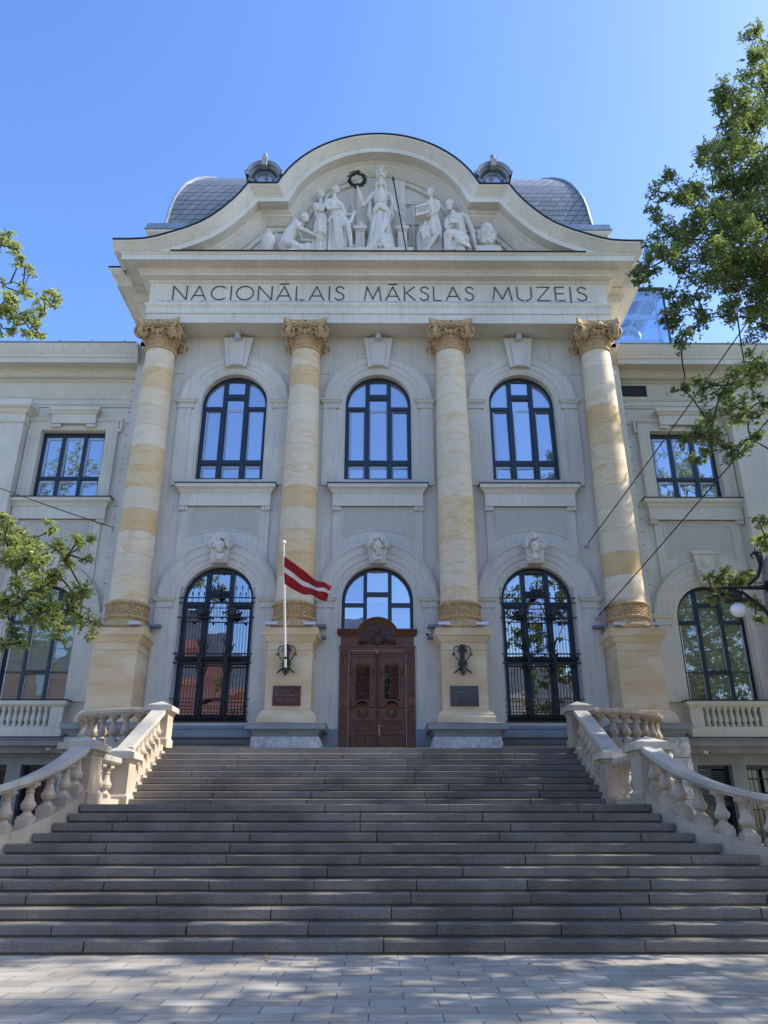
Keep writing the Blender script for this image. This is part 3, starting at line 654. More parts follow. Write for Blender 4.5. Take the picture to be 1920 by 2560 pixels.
# ---- attic, mansards, dormers
at=MB()
at.path([(-9.25,34),(-9.25,24.75),(9.25,24.75),(9.25,34)],[(-2,20.9),(0,20.9),(0,23.55),(.05,23.6),(.05,23.75),(.18,23.85),(.22,23.9),(.22,23.98),(-2,23.98)],'xy')
at.build('attic',M['trim'],mus)
gt=MB(); gt.path([(-9.25,34),(-9.25,24.75),(9.25,24.75),(9.25,34)],[(-1.5,23.983),(.25,23.983),(.27,23.99),(.27,24.03),(.22,24.04),(.20,24.32),(-1.5,24.40)],'xy'); gt.build('roof_gutter',M['zinc'],mus)
def mansard():
    # bell profile: inset from the eaves against height
    prof=[(0,24.35),(.10,24.5),(.25,24.85),(.30,25.3),(.36,25.9),(.46,26.5),(.62,27.1),(.84,27.7),(1.14,28.25),(1.52,28.75),(2.0,29.2),(2.55,29.52),(3.2,29.72),(4.0,29.85)]
    me=bpy.data.meshes.new('mansard_roof'); vs=[];fs=[];uvs=[]
    L=[0]
    for a,b in zip(prof,prof[1:]): L.append(L[-1]+math.hypot(b[0]-a[0],b[1]-a[1]))
    def corner(o): return [(-9.15+o*.78,24.98+o),(9.15-o*.78,24.98+o),(9.15-o*.78,33),(-9.15+o*.78,33)]
    for i,((o1,z1),(o2,z2)) in enumerate(zip(prof,prof[1:])):
        c1,c2=corner(o1),corner(o2)
        for (p,q) in ((3,0),(0,1),(1,2)):
            n=len(vs); vs+= [(c1[p][0],c1[p][1],z1),(c1[q][0],c1[q][1],z1),(c2[q][0],c2[q][1],z2),(c2[p][0],c2[p][1],z2)]
            fs.append((n,n+1,n+2,n+3)); ax=0 if (p,q)==(0,1) else 1
            uvs+=[(c1[p][ax],L[i]),(c1[q][ax],L[i]),(c2[q][ax],L[i+1]),(c2[p][ax],L[i+1])]
    o,z=prof[-1]; c=corner(o); n=len(vs); vs+=[(x,y,z) for x,y in c]; fs.append((n,n+1,n+2,n+3)); uvs+=[(0,0)]*4
    me.from_pydata(vs,[],fs); uvl=me.uv_layers.new(name='UVMap')
    for k,u in enumerate(uvs): uvl.data[k].uv=(u[0]-.62*u[1] if True else 0,u[1])
    me.materials.append(M['slate']); ob=bpy.data.objects.new('mansard_roof',me); COL.objects.link(ob); ob.parent=mus; ob.location=(0,-24,0)
    for s in (-1,1): h=MB(); h.tube([(s*(9.15-o*.78),24.98+o,z+.02) for o,z in prof],.07,6); h.build('hip_roll',M['zinc'],mus,smooth=True)
    return ob
mansard()
for s in (-1,1):
    cx=s*4.84; y0=24.80; zc=26.86
    fr=MB(); fr.xz([(cx-.50,25.4),(cx+.50,25.4),(cx+.50,zc-.03)]+arc(cx,zc,.50,4,176,16)+[(cx-.50,zc-.03)],y0+.02,27.5)
    d=fr.build('dormer',M['zinc'],mus)
    ho=MB()
    hp=[(cx-.66,zc-.02),(cx-.52,zc-.02)]+arc(cx,zc,.54,176,4,20)+[(cx+.52,zc-.02),(cx+.66,zc-.02)]
    ho.path(hp,[(0,27.4),(0,y0-.12),(-.05,y0-.22),(-.08,y0-.24),(-.10,y0-.32),(-.16,y0-.36),(-.19,y0-.40),(-.22,y0-.40),(-.22,27.4)],'xz'); ho.build('dormer_hood',M['zinc'],d,smooth=30)
    ar=MB(); ar.path(arc(cx,zc-.02,.44,180,0,18),[(0,y0+.02),(0,y0-.12),(.04,y0-.14),(.05,y0-.10),(.10,y0-.10),(.12,y0-.04),(.12,y0+.02)],'xz')
    for q in (-1,1): ar.box(cx+q*.50-.07,cx+q*.50+.07,y0-.16,y0,25.4,zc-.05)
    for q in (-1,1):
        sp=[(cx+q*(.58+.10*math.exp(-.1*k)*math.cos(k*.7)),y0-.20,zc-.14+.10*math.exp(-.1*k)*math.sin(k*.7)) for k in range(16)]; ar.tube(sp,.028,5)
    ar.build('dormer_arch',M['zinc'],d,smooth=30)
    gp=MB(); gp.xz(pane_poly(cx,.33,25.6,zc-.02,False),y0-.02,y0+.01); gp.build('dormer_pane',M['glass'],d)
    gb=MB()
    for a in (-.16,0,.16): gb.box(cx+a-.009,cx+a+.009,y0-.035,y0-.02,25.6,zc-.02+math.sqrt(.33**2-a*a))
    for z in (26.6,26.8,27.0): gb.box(cx-.30,cx+.30,y0-.036,y0-.02,z-.008,z+.008)
    gb.build('dormer_bars',M['alu'],d)
    fn=MB(); fn.xz([(cx-.10,zc+.42),(cx+.10,zc+.42),(cx+.135,zc+.80),(cx-.135,zc+.80)],y0-.48,y0-.2); fn.lathe([(.08,0),(.12,.03),(.07,.08),(.045,.13),(.075,.17),(.105,.24),(.10,.30),(.06,.36),(.0,.39)],(cx,y0-.34,zc+.79),14)
    fn.build('dormer_finial',M['granite0'],d,smooth=40)

# ---- wings
WY=25.0; WG=25.25
ENW=[(0,15.93),(0,16.06),(.03,16.065),(.03,16.25),(.06,16.27),(.10,16.34),(.12,16.40),(0,16.42),(0,17.02),(.05,17.04),(.10,17.10),(.24,17.12),(.30,17.16),(.30,17.25),(.36,17.30),(.42,17.42),(.80,17.42),(.82,17.38),(.84,17.38),(.84,17.58),(.88,17.60),(.90,17.70),(.92,17.73),(1.0,17.90),(1.05,18.02),(1.05,18.10),(0,18.3)]
for s in (-1,1):
    wm=MB(); c=11.17*s
    x0,x1=sorted((s*8.95,s*13.1))
    wall_arch(wm,x0,x1,4.0,11.2,c,1.15,5.2,7.95,WY,25.5)
    wall_arch(wm,x0,x1,11.2,15.96,c,1.17,12.3,14.97,WY,25.5,flat=True)
    a,b=sorted((s*12.85,s*16.2)); wm.box(a,b,24.55,25.3,4.0,15.94)
    a,b=sorted((s*16.2,s*26)); wm.box(a,b,25.0,25.6,4.0,15.94)
    wm.build('wing_wall',M['wing'],mus,fixn=False)
    en=MB()
    Q=[(s*8.9,WY),(s*26,WY)]; Q=Q if s>0 else Q[::-1]
    en.path(Q,ENW,'xy')
    # pilaster capital on the projecting bay
    Q=[(s*12.85,25.0),(s*12.85,24.55),(s*16.2,24.55),(s*16.2,25.0)]; Q=Q if s>0 else Q[::-1]
    en.path(Q,[(0,15.05),(.05,15.07),(.08,15.13),(.03,15.17),(.02,15.2),(.02,15.42),(.08,15.46),(.16,15.58),(.24,15.62),(.24,15.66),(.27,15.66),(.27,15.90),(0,15.94)],'xy')
    en.build('wing_entablature',M['wing'],mus)
    fl=MB(); a,b=sorted((s*8.97,s*26)); fl.box(a,b,WY-1.09,WY+.6,18.105,18.14)
    for k in range(12):
        x=s*(9.4+1.2*k); fl.box(x-.02,x+.02,WY-1.10,WY-.2,18.14,18.19)
    fl.build('roof_edge',M['zinc'],mus)
    # lower arched window
    t=arch_trim(mus,c,5.2,7.95,8.05,WY,M['wing'])
    fr=MB(); window_frame(fr,c,1.15,5.2,7.95,WG,lows=(),sidet=7.85,cent=8.45); 
    fr.box(c-.34,c+.34,WG-.06,WG+.04,6.12,6.25)
    for q in (-1,1): a,b=sorted((c+q*.46,c+q*1.07)); fr.box(a,b,WG-.03,WG+.04,6.18,6.205)
    fo=fr.build('window',M['navy'],mus)
    tilt_panes(c,1.09,5.25,7.95,WG+.02,False,.40,(6.19,)).build('pane',M['glassblind'],fo,fixn=False)
    bl=MB()
    for q in (-1.0,-.47,.335,-.335,.47,1.04): bl.box(c+q-.012,c+q+.012,WG-.012,WG+.012,5.3,7.8)
    bl.build('blind_edges',M['white'],fo)
    kb=MB(); kb.xz([(c-.36,10.15),(c+.36,10.15),(c+.22,9.12),(c-.22,9.12)],WY-.22,WY); kb.box(c-.40,c+.40,WY-.27,WY,10.151,10.25); kb.ball((c,WY-.22,9.86),(.17,.07,.2),16,10)
    for t_ in range(7): kb.ball((c-.22+.073*t_,WY-.24,9.55-.14*math.sin(math.pi*t_/6)),(.055,.06,.06),7,5); kb.ball((c-.18+.06*t_,WY-.22,9.47-.12*math.sin(math.pi*t_/6)),(.05,.05,.05),6,4)
    kb.build('garland_keystone',M['wing'],mus,smooth=35)
    # upper rectangular window with eared surround
    sr=MB()
    prof=[(0,WY),(0,WY-.12),(-.05,WY-.13),(-.07,WY-.09),(-.10,WY-.09),(-.12,WY-.07),(-.42,WY-.07),(-.46,WY-.03),(-.47,WY)]
    hw=1.17; o=.47
    pth=[(c-hw-o,12.24),(c-hw-o,14.9),(c-hw-o-.13,14.9),(c-hw-o-.13,15.42),(c+hw+o+.13,15.42),(c+hw+o+.13,14.9),(c+hw+o,14.9),(c+hw+o,12.24)]
    sr.path(pth,[( -k,y) for k,y in prof][:5]+[(.11,WY)],'xz')
    sr.box(c-hw-o+.02,c-hw-.02,WY-.06,WY,12.24,15.38); sr.box(c+hw+.02,c+hw+o-.02,WY-.06,WY,12.24,15.38); sr.box(c-hw-.02,c+hw+.02,WY-.06,WY,14.99,15.38)
    sr.path([(c-.80,WY),(c-.80,WY-.2),(c+.80,WY-.2),(c+.80,WY)],[(0,15.18),(0,15.55),(.04,15.58),(.09,15.66),(.13,15.68),(.13,15.80),(0,15.82)],'xy')
    for q in (-1,1): sr.box(c+q*.63-.17,c+q*.63+.17,WY-.17,WY,15.06,15.179)
    sr.build('window_surround',M['wing'],mus)
    fr=MB(); window_frame(fr,c,1.17,12.3,14.97,WG,flat=True,lows=(13.15,),mull=.40); fo=fr.build('window',M['navy'],mus)
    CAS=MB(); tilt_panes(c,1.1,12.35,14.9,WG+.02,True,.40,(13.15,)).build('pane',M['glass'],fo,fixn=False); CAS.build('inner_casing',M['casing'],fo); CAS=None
    flat_sill(mus,c,WY,M['wing'],hw=1.80,z=12.22)
    apron(mus,c,WY,M['wing'],7.95)
    # balcony
    bc=MB(); bx0,bx1=c-1.32,c+1.32
    bc.path([(bx0,WY),(bx0,WY-.35),(bx1,WY-.35),(bx1,WY)],[(-.3,5.0),(.0,5.0),(.05,5.03),(.10,5.08),(.10,5.18),(-.3,5.2)],'xy')
    bc.path([(bx0,WY),(bx0,WY-.35),(bx1,WY-.35),(bx1,WY)],[(-.3,4.1),(.03,4.1),(.03,4.40),(-.3,4.42)],'xy')
    for a in (bx0,bx1-.42): bc.box(a+.005,a+.415,WY-.345,WY,4.41,5.0)
    bc.box(bx0+.4,bx1-.4,WY-.16,WY,4.41,5.0)
    bb=bc.build('balcony',M['wing'],mus)
    for k in range(9):
        x=bx0+.56+(bx1-bx0-1.12)*k/8; q=MB(); q.lathe([(.08,4.41),(.08,4.46),(.05,4.48),(.045,4.52),(.085,4.62),(.08,4.68),(.045,4.80),(.04,4.88),(.07,4.92),(.08,4.94),(.08,5.0)],(x,WY-.27,0),10); q.build('baluster',M['wing'],bb,smooth=40)
    bf=MB(); bf.box(bx0-.12,bx1+.12,WY-.47,WY,5.201,5.22); bf.build('balcony_flashing',M['metal'],bb)
    # ledge and basement
    ld=MB(); a,b=sorted((s*8.97,s*26)); ld.box(a,b,24.55,25.3,3.82,4.0); ld.box(a,b,24.75,25.3,3.62,3.82)
    ld.add([(a,24.50,4.0),(b,24.50,4.0),(b,25.0,4.22),(a,25.0,4.22)],[(0,1,2,3)])
    ld.build('basement_ledge',M['base'],mus)
    for k in range(12):
        sm=MB()
        x=s*(9.2+.55*k); sm.add([(x-.012,24.49,4.03),(x+.012,24.49,4.03),(x+.012,24.98,4.25),(x-.012,24.98,4.25)],[(0,1,2,3)]); sm.build('ledge_seam',M['metal'],mus,fixn=False)
    bw=MB(); ops=[(10.0,11.07),(11.52,12.6),(14.2,15.4)]
    prev=8.95
    for a,b in ops:
        p,q=sorted((s*prev,s*a)); bw.box(p,q,25.1,25.5,0,3.3)
        prev=b
    p,q=sorted((s*prev,s*26)); bw.box(p,q,25.1,25.5,0,3.3)
    p,q=sorted((s*8.95,s*26)); bw.box(p,q,25.1,25.5,3.3,3.7)
    for a,b in ops[1:]: p,q=sorted((s*a,s*b)); bw.box(p,q,25.1,25.5,0,1.0)
    bw.build('basement_wall',M['base'],mus)
    for j,(a,b) in enumerate(ops):
        p,q=sorted((s*a,s*b)); z0=0 if j==0 else 1.0
        f2=MB(); window_frame(f2,(p+q)/2,(q-p)/2,z0+.02,3.29,25.4,flat=True,fw=.09,mull=9 if j==0 else .0,mw=.06,lows=(2.45,)) if j else f2.box(p,p+.09,25.35,25.45,0,3.29).box(q-.09,q,25.35,25.45,0,3.29).box(p+.09,q-.09,25.35,25.45,3.2,3.29).box(p+.09,q-.09,25.35,25.45,2.1,2.25)
        fo=f2.build('basement_door' if j==0 else 'basement_window',M['navy'],mus)
        pn=MB(); pn.box(p+.05,q-.05,25.42,25.44,z0+.05,3.25); pn.build('pane',M['glassdark'],fo)
        if j==0 and s>0:
            lv=MB()
            for k in range(12): lv.box(p+.12,q-.12,25.36,25.40,2.32+k*.07,2.36+k*.07)
            lv.build('louvre',M['navy'],fo)
        else:
            gb=MB()
            for k in range(7):
                x=p+.08+(q-p-.16)*k/6; gb.tube([(x,25.2,z0),(x,25.2,3.28)],.012,5,cap=False)
            for z in (z0+.3,2.0,2.9): gb.box(p,q,25.19,25.21,z-.012,z+.012)
            gb.build('security_bars',M['iron'],fo)
    # rock-faced quoins at the foot of the wing
    for k in range(7):
        a,b=sorted((s*8.98,s*(9.62+.12*(k%2)))); granite_block(a,b,24.78,25.1,k*.515,k*.515+.49,amp=.045,seed=70+k).build('quoin',M['granite'],mus)
# vent grille
vt=MB(); vt.box(9.10,10.16,WY-.03,WY,16.40,16.95)
vt.build('vent_frame',M['wing'],mus)
vl=MB()
for k in range(10): vl.box(9.14,10.10,WY-.06,WY-.031,16.45+k*.048,16.475+k*.048)
vl.build('vent_slats',M['metal'],mus)
vl=MB(); vl.box(9.13,10.11,WY-.04,WY-.032,16.43,16.93); vl.build('vent_backing',M['dark'],mus)

# ------------------------------------------------------------------ stroke lettering
GL={
'N':(.80,[[(0,0),(0,1)],[(0,1),(.8,0)],[(.8,0),(.8,1)]]),'A':(.86,[[(0,0),(.43,1)],[(.43,1),(.86,0)],[(.15,.30),(.71,.30)]]),
'C':(.85,[[(.5+.5*math.cos(R(a))*.98,.5+.5*math.sin(R(a))) for a in range(45,316,15)]]),'I':(.06,[[(.03,0),(.03,1)]]),
'O':(1.0,[[(.5+.5*math.cos(R(a)),.5+.5*math.sin(R(a))) for a in range(0,361,15)]]),'L':(.48,[[(0,1),(0,0)],[(0,0),(.48,0)]]),
'S':(.56,[[(.52,.84),(.44,.95),(.28,1.0),(.12,.93),(.06,.78),(.13,.63),(.30,.54),(.46,.44),(.54,.28),(.48,.09),(.30,0),(.12,.03),(.02,.16)]]),
'M':(1.02,[[(0,0),(.14,1)],[(.14,1),(.51,.08)],[(.51,.08),(.88,1)],[(.88,1),(1.02,0)]]),'K':(.66,[[(0,0),(0,1)],[(.62,1),(0,.46)],[(.12,.56),(.66,0)]]),
'U':(.76,[[(0,1),(0,.32),(.07,.12),(.22,.01),(.38,0),(.54,.01),(.69,.12),(.76,.32),(.76,1)]]),'Z':(.70,[[(.03,1),(.68,1)],[(.68,1),(0,0)],[(0,0),(.70,0)]]),
'E':(.48,[[(0,0),(0,1)],[(0,1),(.48,1)],[(0,.52),(.42,.52)],[(0,0),(.48,0)]]),'J':(.06,[[(.03,1),(.03,-.14),(.0,-.22)]]),
'T':(.66,[[(0,1),(.66,1)],[(.33,1),(.33,0)]]),'V':(.82,[[(0,1),(.41,0)],[(.41,0),(.82,1)]]),'H':(.74,[[(0,0),(0,1)],[(.74,0),(.74,1)],[(0,.52),(.74,.52)]]),
'R':(.62,[[(0,0),(0,1)],[(0,1),(.32,1),(.5,.92),(.55,.76),(.5,.6),(.32,.52),(0,.52)],[(.28,.52),(.62,0)]]),
'F':(.46,[[(0,0),(0,1)],[(0,1),(.46,1)],[(0,.52),(.4,.52)]]),' ':(.45,[])}
def lettering(mb,text,x0,x1,z0,h,y,th=.066,dep=.02,gap=.30):
    def base(ch): return 'A' if ch=='Ā' else ch
    units=sum(GL[base(c)][0]+gap for c in text)-gap; sx=(x1-x0)/units; x=x0
    for ch in text:
        wd,st=GL[base(ch)]
        if ch=='Ā': st=st+[[(.18,1.17),(.68,1.17)]]
        for k,pl in enumerate(st):
            for a,b in zip(pl,pl[1:]):
                ax,az,bx_,bz=x+a[0]*sx,z0+a[1]*h,x+b[0]*sx,z0+b[1]*h
                L=math.hypot(bx_-ax,bz-az) or 1; t=th*h*(.5 if abs(bx_-ax)>.1*L else .56); nx,nz=-(bz-az)/L*t,(bx_-ax)/L*t; ex,ez=(bx_-ax)/L*t*.6,(bz-az)/L*t*.6
                d=dep+.0006*k
                mb.xz([(ax-ex+nx,az-ez+nz),(bx_+ex+nx,bz+ez+nz),(bx_+ex-nx,bz+ez-nz),(ax-ex-nx,az-ez-nz)],y-d,y+.002)
        x+=(wd+gap)*sx
H=.60
cd_=MB(); cd_.tube([(-8.0,22.79,19.10),(8.15,22.79,19.10)],.014,5)
for k in range(14): cd_.box(-7.6+1.17*k,-7.52+1.17*k,22.76,22.80,19.07,19.14)
cd_.build('frieze_conduit',M['alu'],mus)
lt=MB(); lettering(lt,'NACIONĀLAIS',-7.47,-1.24,19.21,H,22.87); lt.build('inscription',M['lettr'],mus)['label']='dark capitals reading NACIONĀLAIS on the frieze'
lt=MB(); lettering(lt,'MĀKSLAS',-.50,3.48,19.21,H,22.87); lt.build('inscription',M['lettr'],mus)['label']='dark capitals reading MĀKSLAS on the frieze'
lt=MB(); lettering(lt,'MUZEJS',4.17,7.62,19.21,H,22.87); lt.build('inscription',M['lettr'],mus)['label']='dark capitals reading MUZEJS on the frieze'

# ------------------------------------------------------------------ front door
dr=group_part('entrance_door',mus); 
def door_parts():
    YD=23.86
    f=MB()
    # side posts
    for s in (-1,1):
        a,b=sorted((s*.88,s*1.17)); f.box(a,b,YD-.10,24.3,PF,6.62)
        for k in range(4): x=s*(.93+.06*k); f.box(x-.010,x+.010,YD-.125,YD-.10,PF+.65,4.55); f.box(x-.010,x+.010,YD-.125,YD-.10,5.15,6.1)
        for z in (3.42,4.82,6.28):
            f.path([(s*1.025+.105*math.cos(R(t)),z+.12*math.sin(R(t))) for t in range(0,360,20)],[(0,YD-.10),(0,YD-.15),(-.035,YD-.15),(-.035,YD-.10)],'xz',closed=True)
            f.ball((s*1.025,YD-.11,z),(.07,.025,.085),10,6)
            f.xz([(s*1.025-.13,z-.05),(s*1.025-.11,z-.17),(s*1.025,z-.22),(s*1.025+.11,z-.17),(s*1.025+.13,z-.05),(s*1.025+.11,z-.07),(s*1.025,z-.18),(s*1.025-.11,z-.07)],YD-.14,YD-.10)
        for q in (-1,0,1): f.tube([(s*1.025+q*.04,YD-.11,6.44),(s*1.025+q*.09,YD-.14,6.56)],[.03,.02],5)
    f.box(-1.17,1.17,YD-.12,24.3,6.62,6.72); f.box(-1.14,1.14,YD-.06,24.3,6.72,7.10)
    f.box(-1.19,1.19,YD-.15,YD-.10,6.70,6.745)
    f.build('door_frame',M['wood'],dr)
    c=MB()
    P=[(-1.25,7.25),(-.68,7.25)]+arc(0,6.86,.79,150,30,22)[0:]+[(.68,7.25),(1.25,7.25)]
    P=[(-1.25,7.25),(-.66,7.25)]+[(x,z) for x,z in arc(0,6.93,.70,153,27,22)]+[(.66,7.25),(1.25,7.25)]
    c.path(P,[(0,24.2),(0,YD-.30),(.03,YD-.30),(.05,YD-.26),(.09,YD-.22),(.10,YD-.18),(.13,YD-.18),(.14,YD-.12),(.20,YD-.08),(.20,24.2)],'xz')
    c.build('door_hood',M['wood'],dr,smooth=30)
    t=MB(); t.xz([(-.64,6.74)]+[(x,z) for x,z in arc(0,6.93,.56,165,15,18)]+[(.64,6.74)],YD-.10,24.1)
    t.build('door_tympanum',M['woodd'],dr)
    k=MB(); k.ball((0,YD-.12,6.98),(.17,.07,.20),14,10); k.path([(.16*math.cos(R(a)),6.98+.2*math.sin(R(a))) for a in range(0,360,20)],[(0,YD-.1),(0,YD-.19),(-.03,YD-.19),(-.03,YD-.1)],'xz',closed=True)
    for a in (-60,-30,0,30,60): k.tube([(0,YD-.14,7.16),(.14*math.sin(R(a)),YD-.17,7.18+.1*math.cos(R(a)))],[.04,.015],5)
    for s in (-1,1):
        for q in range(4):
            k.tube([(s*(.17+.09*q),YD-.11,6.82+.03*q),(s*(.25+.09*q),YD-.14,6.95-.02*q),(s*(.36+.06*q),YD-.13,6.88-.03*q),(s*(.32+.06*q),YD-.13,6.80)],[.03,.035,.025,.015],5)
    k.build('carved_cartouche',M['woodd'],dr,smooth=50)
    for s in (-1,1):
        lf=MB(); x0,x1=sorted((s*.015,s*.875)); mid=(x0+x1)/2
        y=YD
        gx0,gx1=mid-.22,mid+.22; gz0,gz1=4.98,6.16
        lf.box(x0,x1,y,y+.06,PF+.01,gz0-.08); lf.box(x0,gx0,y,y+.06,gz0-.08,6.6); lf.box(gx1,x1,y,y+.06,gz0-.08,6.6); lf.box(gx0,gx1,y,y+.06,gz1,6.6)
        lf.box(x0+.10,x1-.10,y-.035,y,6.42,6.46); lf.box(x0+.07,x1-.07,y-.06,y,6.50,6.56); lf.box(x0+.08,x1-.08,y-.02,y,6.46,6.50)
        # glazed light border with ears
        for q in (-1,1):
            a,b=sorted((mid+q*.22,mid+q*.26)); lf.box(a,b,y-.035,y,5.0,6.2)
            a,b=sorted((mid+q*.26,mid+q*.34)); lf.box(a,b,y-.03,y,6.05,6.32); lf.box(a,b,y-.05,y,5.62,5.66)
            lf.tube([(mid+q*.31,y-.02,6.03),(mid+q*.31,y-.05,5.9),(mid+q*.31,y-.02,5.78)],[.03,.035,.012],5)
        lf.box(mid-.26,mid+.26,y-.035,y,6.20,6.24)
        lf.path([(mid-.37,4.93),(mid-.24,4.93)]+[(xx,zz) for xx,zz in arc(mid,4.86,.26,150,30,12)]+[(mid+.24,4.93),(mid+.37,4.93)],[(0,y),(0,y-.07),(.045,y-.07),(.06,y-.03),(.06,y)],'xz')
        lf.ball((mid,y-.02,4.72),(.085,.05,.115),10,7)
        for a in range(0,360,30): lf.tube([(mid+.09*math.cos(R(a)),y-.02,4.72+.10*math.sin(R(a))),(mid+.19*math.cos(R(a)),y-.035,4.72+.15*math.sin(R(a)))],[.03,.018],5)
        for z,hh in ((4.50,.02),(4.36,.02),(4.20,.02),(4.33,.01)): lf.box(mid-.33,mid+.33,y-.03,y,z,z+hh)
        for k2 in range(8): lf.tube([(mid-.29+k2*.075,y-.015,4.40),(mid-.25+k2*.075,y-.025,4.46),(mid-.24+k2*.075,y-.015,4.41)],.014,4)
        for k2 in range(13): lf.box(mid-.31+k2*.05,mid-.285+k2*.05,y-.02,y,4.225,4.325)
        for k2 in range(6): lf.tube([(mid-.28+k2*.11,y-.015,4.10),(mid-.25+k2*.11,y-.02,4.03),(mid-.22+k2*.11,y-.015,4.10)],.012,4)
        for k2 in range(11): lf.box(mid-.30+k2*.06-.006,mid-.30+k2*.06+.006,y-.012,y,3.42,4.06)
        for q in (-1,1): lf.box(mid+q*.39-.012,mid+q*.39+.012,y-.04,y,PF+.02,6.4)
        for q in (-.17,.17): lf.box(mid+q-.1,mid+q+.1,y-.03,y,3.44,3.50)
        L=lf.build('door_leaf',M['wood'],dr)
        pn=MB(); pn.box(gx0,gx1,y+.035,y+.04,gz0-.10,gz1); pn.build('pane',M['glassdoor'],L)
        ir=MB(); zz=5.06
        ir.tube([(mid,y+.02,5.05),(mid,y+.01,6.12)],.014,5)
        ir.tube([(mid-.14,y+.02,5.13),(mid,y,5.16),(mid+.14,y+.02,5.13)],.02,5); ir.tube([(mid-.12,y+.02,5.02),(mid+.12,y+.02,5.02)],.018,5)
        for q in (-1,1):
            for t2 in range(4):
                z=5.10+.24*t2
                ir.tube([(mid,y+.02,z),(mid+q*.05,y+.01,z+.16),(mid+q*.16,y+.01,z+.30)],[.012,.016,.008],5); ir.ball((mid+q*.165,y+.01,z+.17),(.035,.02,.035),7,5)
                ir.tube([(mid,y+.02,z+.02),(mid+q*.10,y+.01,z+.08),(mid+q*.165,y+.01,z+.17)],.009,4)
            ir.tube([(mid+q*.09,y+.03,5.0),(mid+q*.09,y+.03,6.14)],.006,4); ir.tube([(mid+q*.19,y+.03,5.0),(mid+q*.19,y+.03,6.14)],.006,4)
        ir.build('floral_ironwork',M['iron'],L)
        hg=MB(); hx=s*.88
        for z in (3.40,4.86,5.90): hg.tube([(hx,YD-.115,z),(hx,YD-.115,z+.26)],.016,6)
        hg.build('hinge',M['brass'],L)
        if s>0:
            hd=MB(); hd.box(.05,.085,y-.05,y-.03,4.05,4.36); hd.tube([(.07,y-.03,4.30),(.07,y-.09,4.30),(.20,y-.10,4.305)],.014,6); hd.build('door_handle',M['brass'],L)
    ps=MB(); ps.box(-.035,.035,YD-.05,YD,PF+.02,6.5)
    for k2 in range(16): ps.box(-.02,.02,YD-.065,YD-.05,5.5+k2*.045,5.525+k2*.045)
    ps.tube([(0,YD-.04,6.3),(0,YD-.10,6.5)],[.03,.06],6)
    ps.build('door_astragal',M['woodd'],dr)
door_parts()

# ------------------------------------------------------------------ staircase
st=empty('stone_staircase',(0,15,0),label='broad flight of dark granite steps rising to the museum entrance',cat='staircase')
def SY(i): return 11.4+.331*(i-1) if i<=12 else 17.4+.331*(i-13)
HWL={12:5.23,11:5.28,10:5.40,9:5.58,8:5.88,7:6.33,6:7.1,5:8.4,4:10,3:12,2:12,1:12}
rnd=random.Random(5)
for i in range(1,22):
    z=.16*i; y0=SY(i); y1=(SY(i+1) if i not in (12,21) else (17.4 if i==12 else 20.40))+.06
    hw=HWL.get(i,5.125)
    xa,xb=XS-hw,XS+hw
    mb=MB(); x=xa; first=True
    while x<xb-.01:
        L=rnd.uniform(1.5,2.0) if i<6 else rnd.uniform(1.9,2.7)
        if first: L*=rnd.uniform(.4,1); first=False
        nx=min(xb,x+L); 
        if xb-nx<.5: nx=xb
        dy=rnd.uniform(-.006,.006); dz=rnd.uniform(-.0035,0); c=rnd.uniform(.006,.02)
        gp=.003
        # nosed block: bevelled upper edge, undercut shadow joint below
        sec=[(y1,z-.16),(y0+dy+.055,z-.16),(y0+dy+.055,z-.131),(y0+dy,z-.126),(y0+dy,z-.012+dz),(y0+dy+.012,z+dz),(y1,z+dz)]
        m=len(sec); ja=rnd.uniform(0,.012); jb=rnd.uniform(0,.012)
        vs=[(x+gp+(ja if k in (3,4,5) else 0),yy,zz) for k,(yy,zz) in enumerate(sec)]+[(nx-gp-(jb if k in (3,4,5) else 0),yy,zz) for k,(yy,zz) in enumerate(sec)]
        mb.add(vs,[tuple(range(m)),tuple(range(2*m-1,m-1,-1))]+[(k,k+m,(k+1)%m+m,(k+1)%m) for k in range(m)])
        x=nx
    mb.build('step',M['step'],st)
core=MB()
for i in range(1,22):
    hw=HWL.get(i,5.125)-.02; core.box(XS-hw,XS+hw,SY(i)+.07,(SY(i+1) if i<21 else 24.0)+.05,.16*i-.5 if i>3 else 0.0,.16*i-.03)
core.build('stair_core',M['step'],st)
# terrace at the top with rounded corners
TP=[(-5.35,20.3)]+arc(-6.0,22.25,2.15,95,180,14)
TP=[(-5.3,20.05)]+[(x,y) for x,y in [( -6.0+2.25*math.cos(R(a)), 22.25+2.15*math.sin(R(a))) for a in range(270,179,-8)]]+[(-8.25,23.8)]
TR=[(2*XS-x,y) for x,y in TP]
tp=MB(); tp.xy(TP+TR[::-1],3.0,PF-.004); tp.build('terrace_floor',M['step'],st)

def drum_wall(path,s):
    P=path[1:]
    if s<0: P=P[::-1]      # outward to the left of the travel direction
    d=MB(); Q=P[::-1] if s>0 else P
    prof=[(-.3,0),(0.10,0),(.10,.9),(.02,.95),(.0,1.0),(0,2.55),(.06,2.58),(.16,2.64),(.20,2.74),(.20,2.84),(.14,2.94),(.05,2.98),(.03,3.1),(.12,3.16),(.18,3.22),(.18,3.34),(.0,3.36),(-.3,3.36)]
    d.path(Q,prof,'xy'); return d
a=TP[1:]; d=MB()
prof=[(-.3,0),(.10,0),(.10,.9),(.02,.95),(0,1.0),(0,2.55),(.06,2.58),(.16,2.64),(.20,2.74),(.20,2.84),(.14,2.94),(.05,2.98),(.03,3.1),(.12,3.16),(.18,3.22),(.18,3.33),(-.3,3.345)]
dm=MB(); dm.path(a[::-1],prof,'xy'); dm.build('terrace_wall',M['granite'],st,smooth=30)
dm.mirror(XS).build('terrace_wall',M['granite'],st,smooth=30)

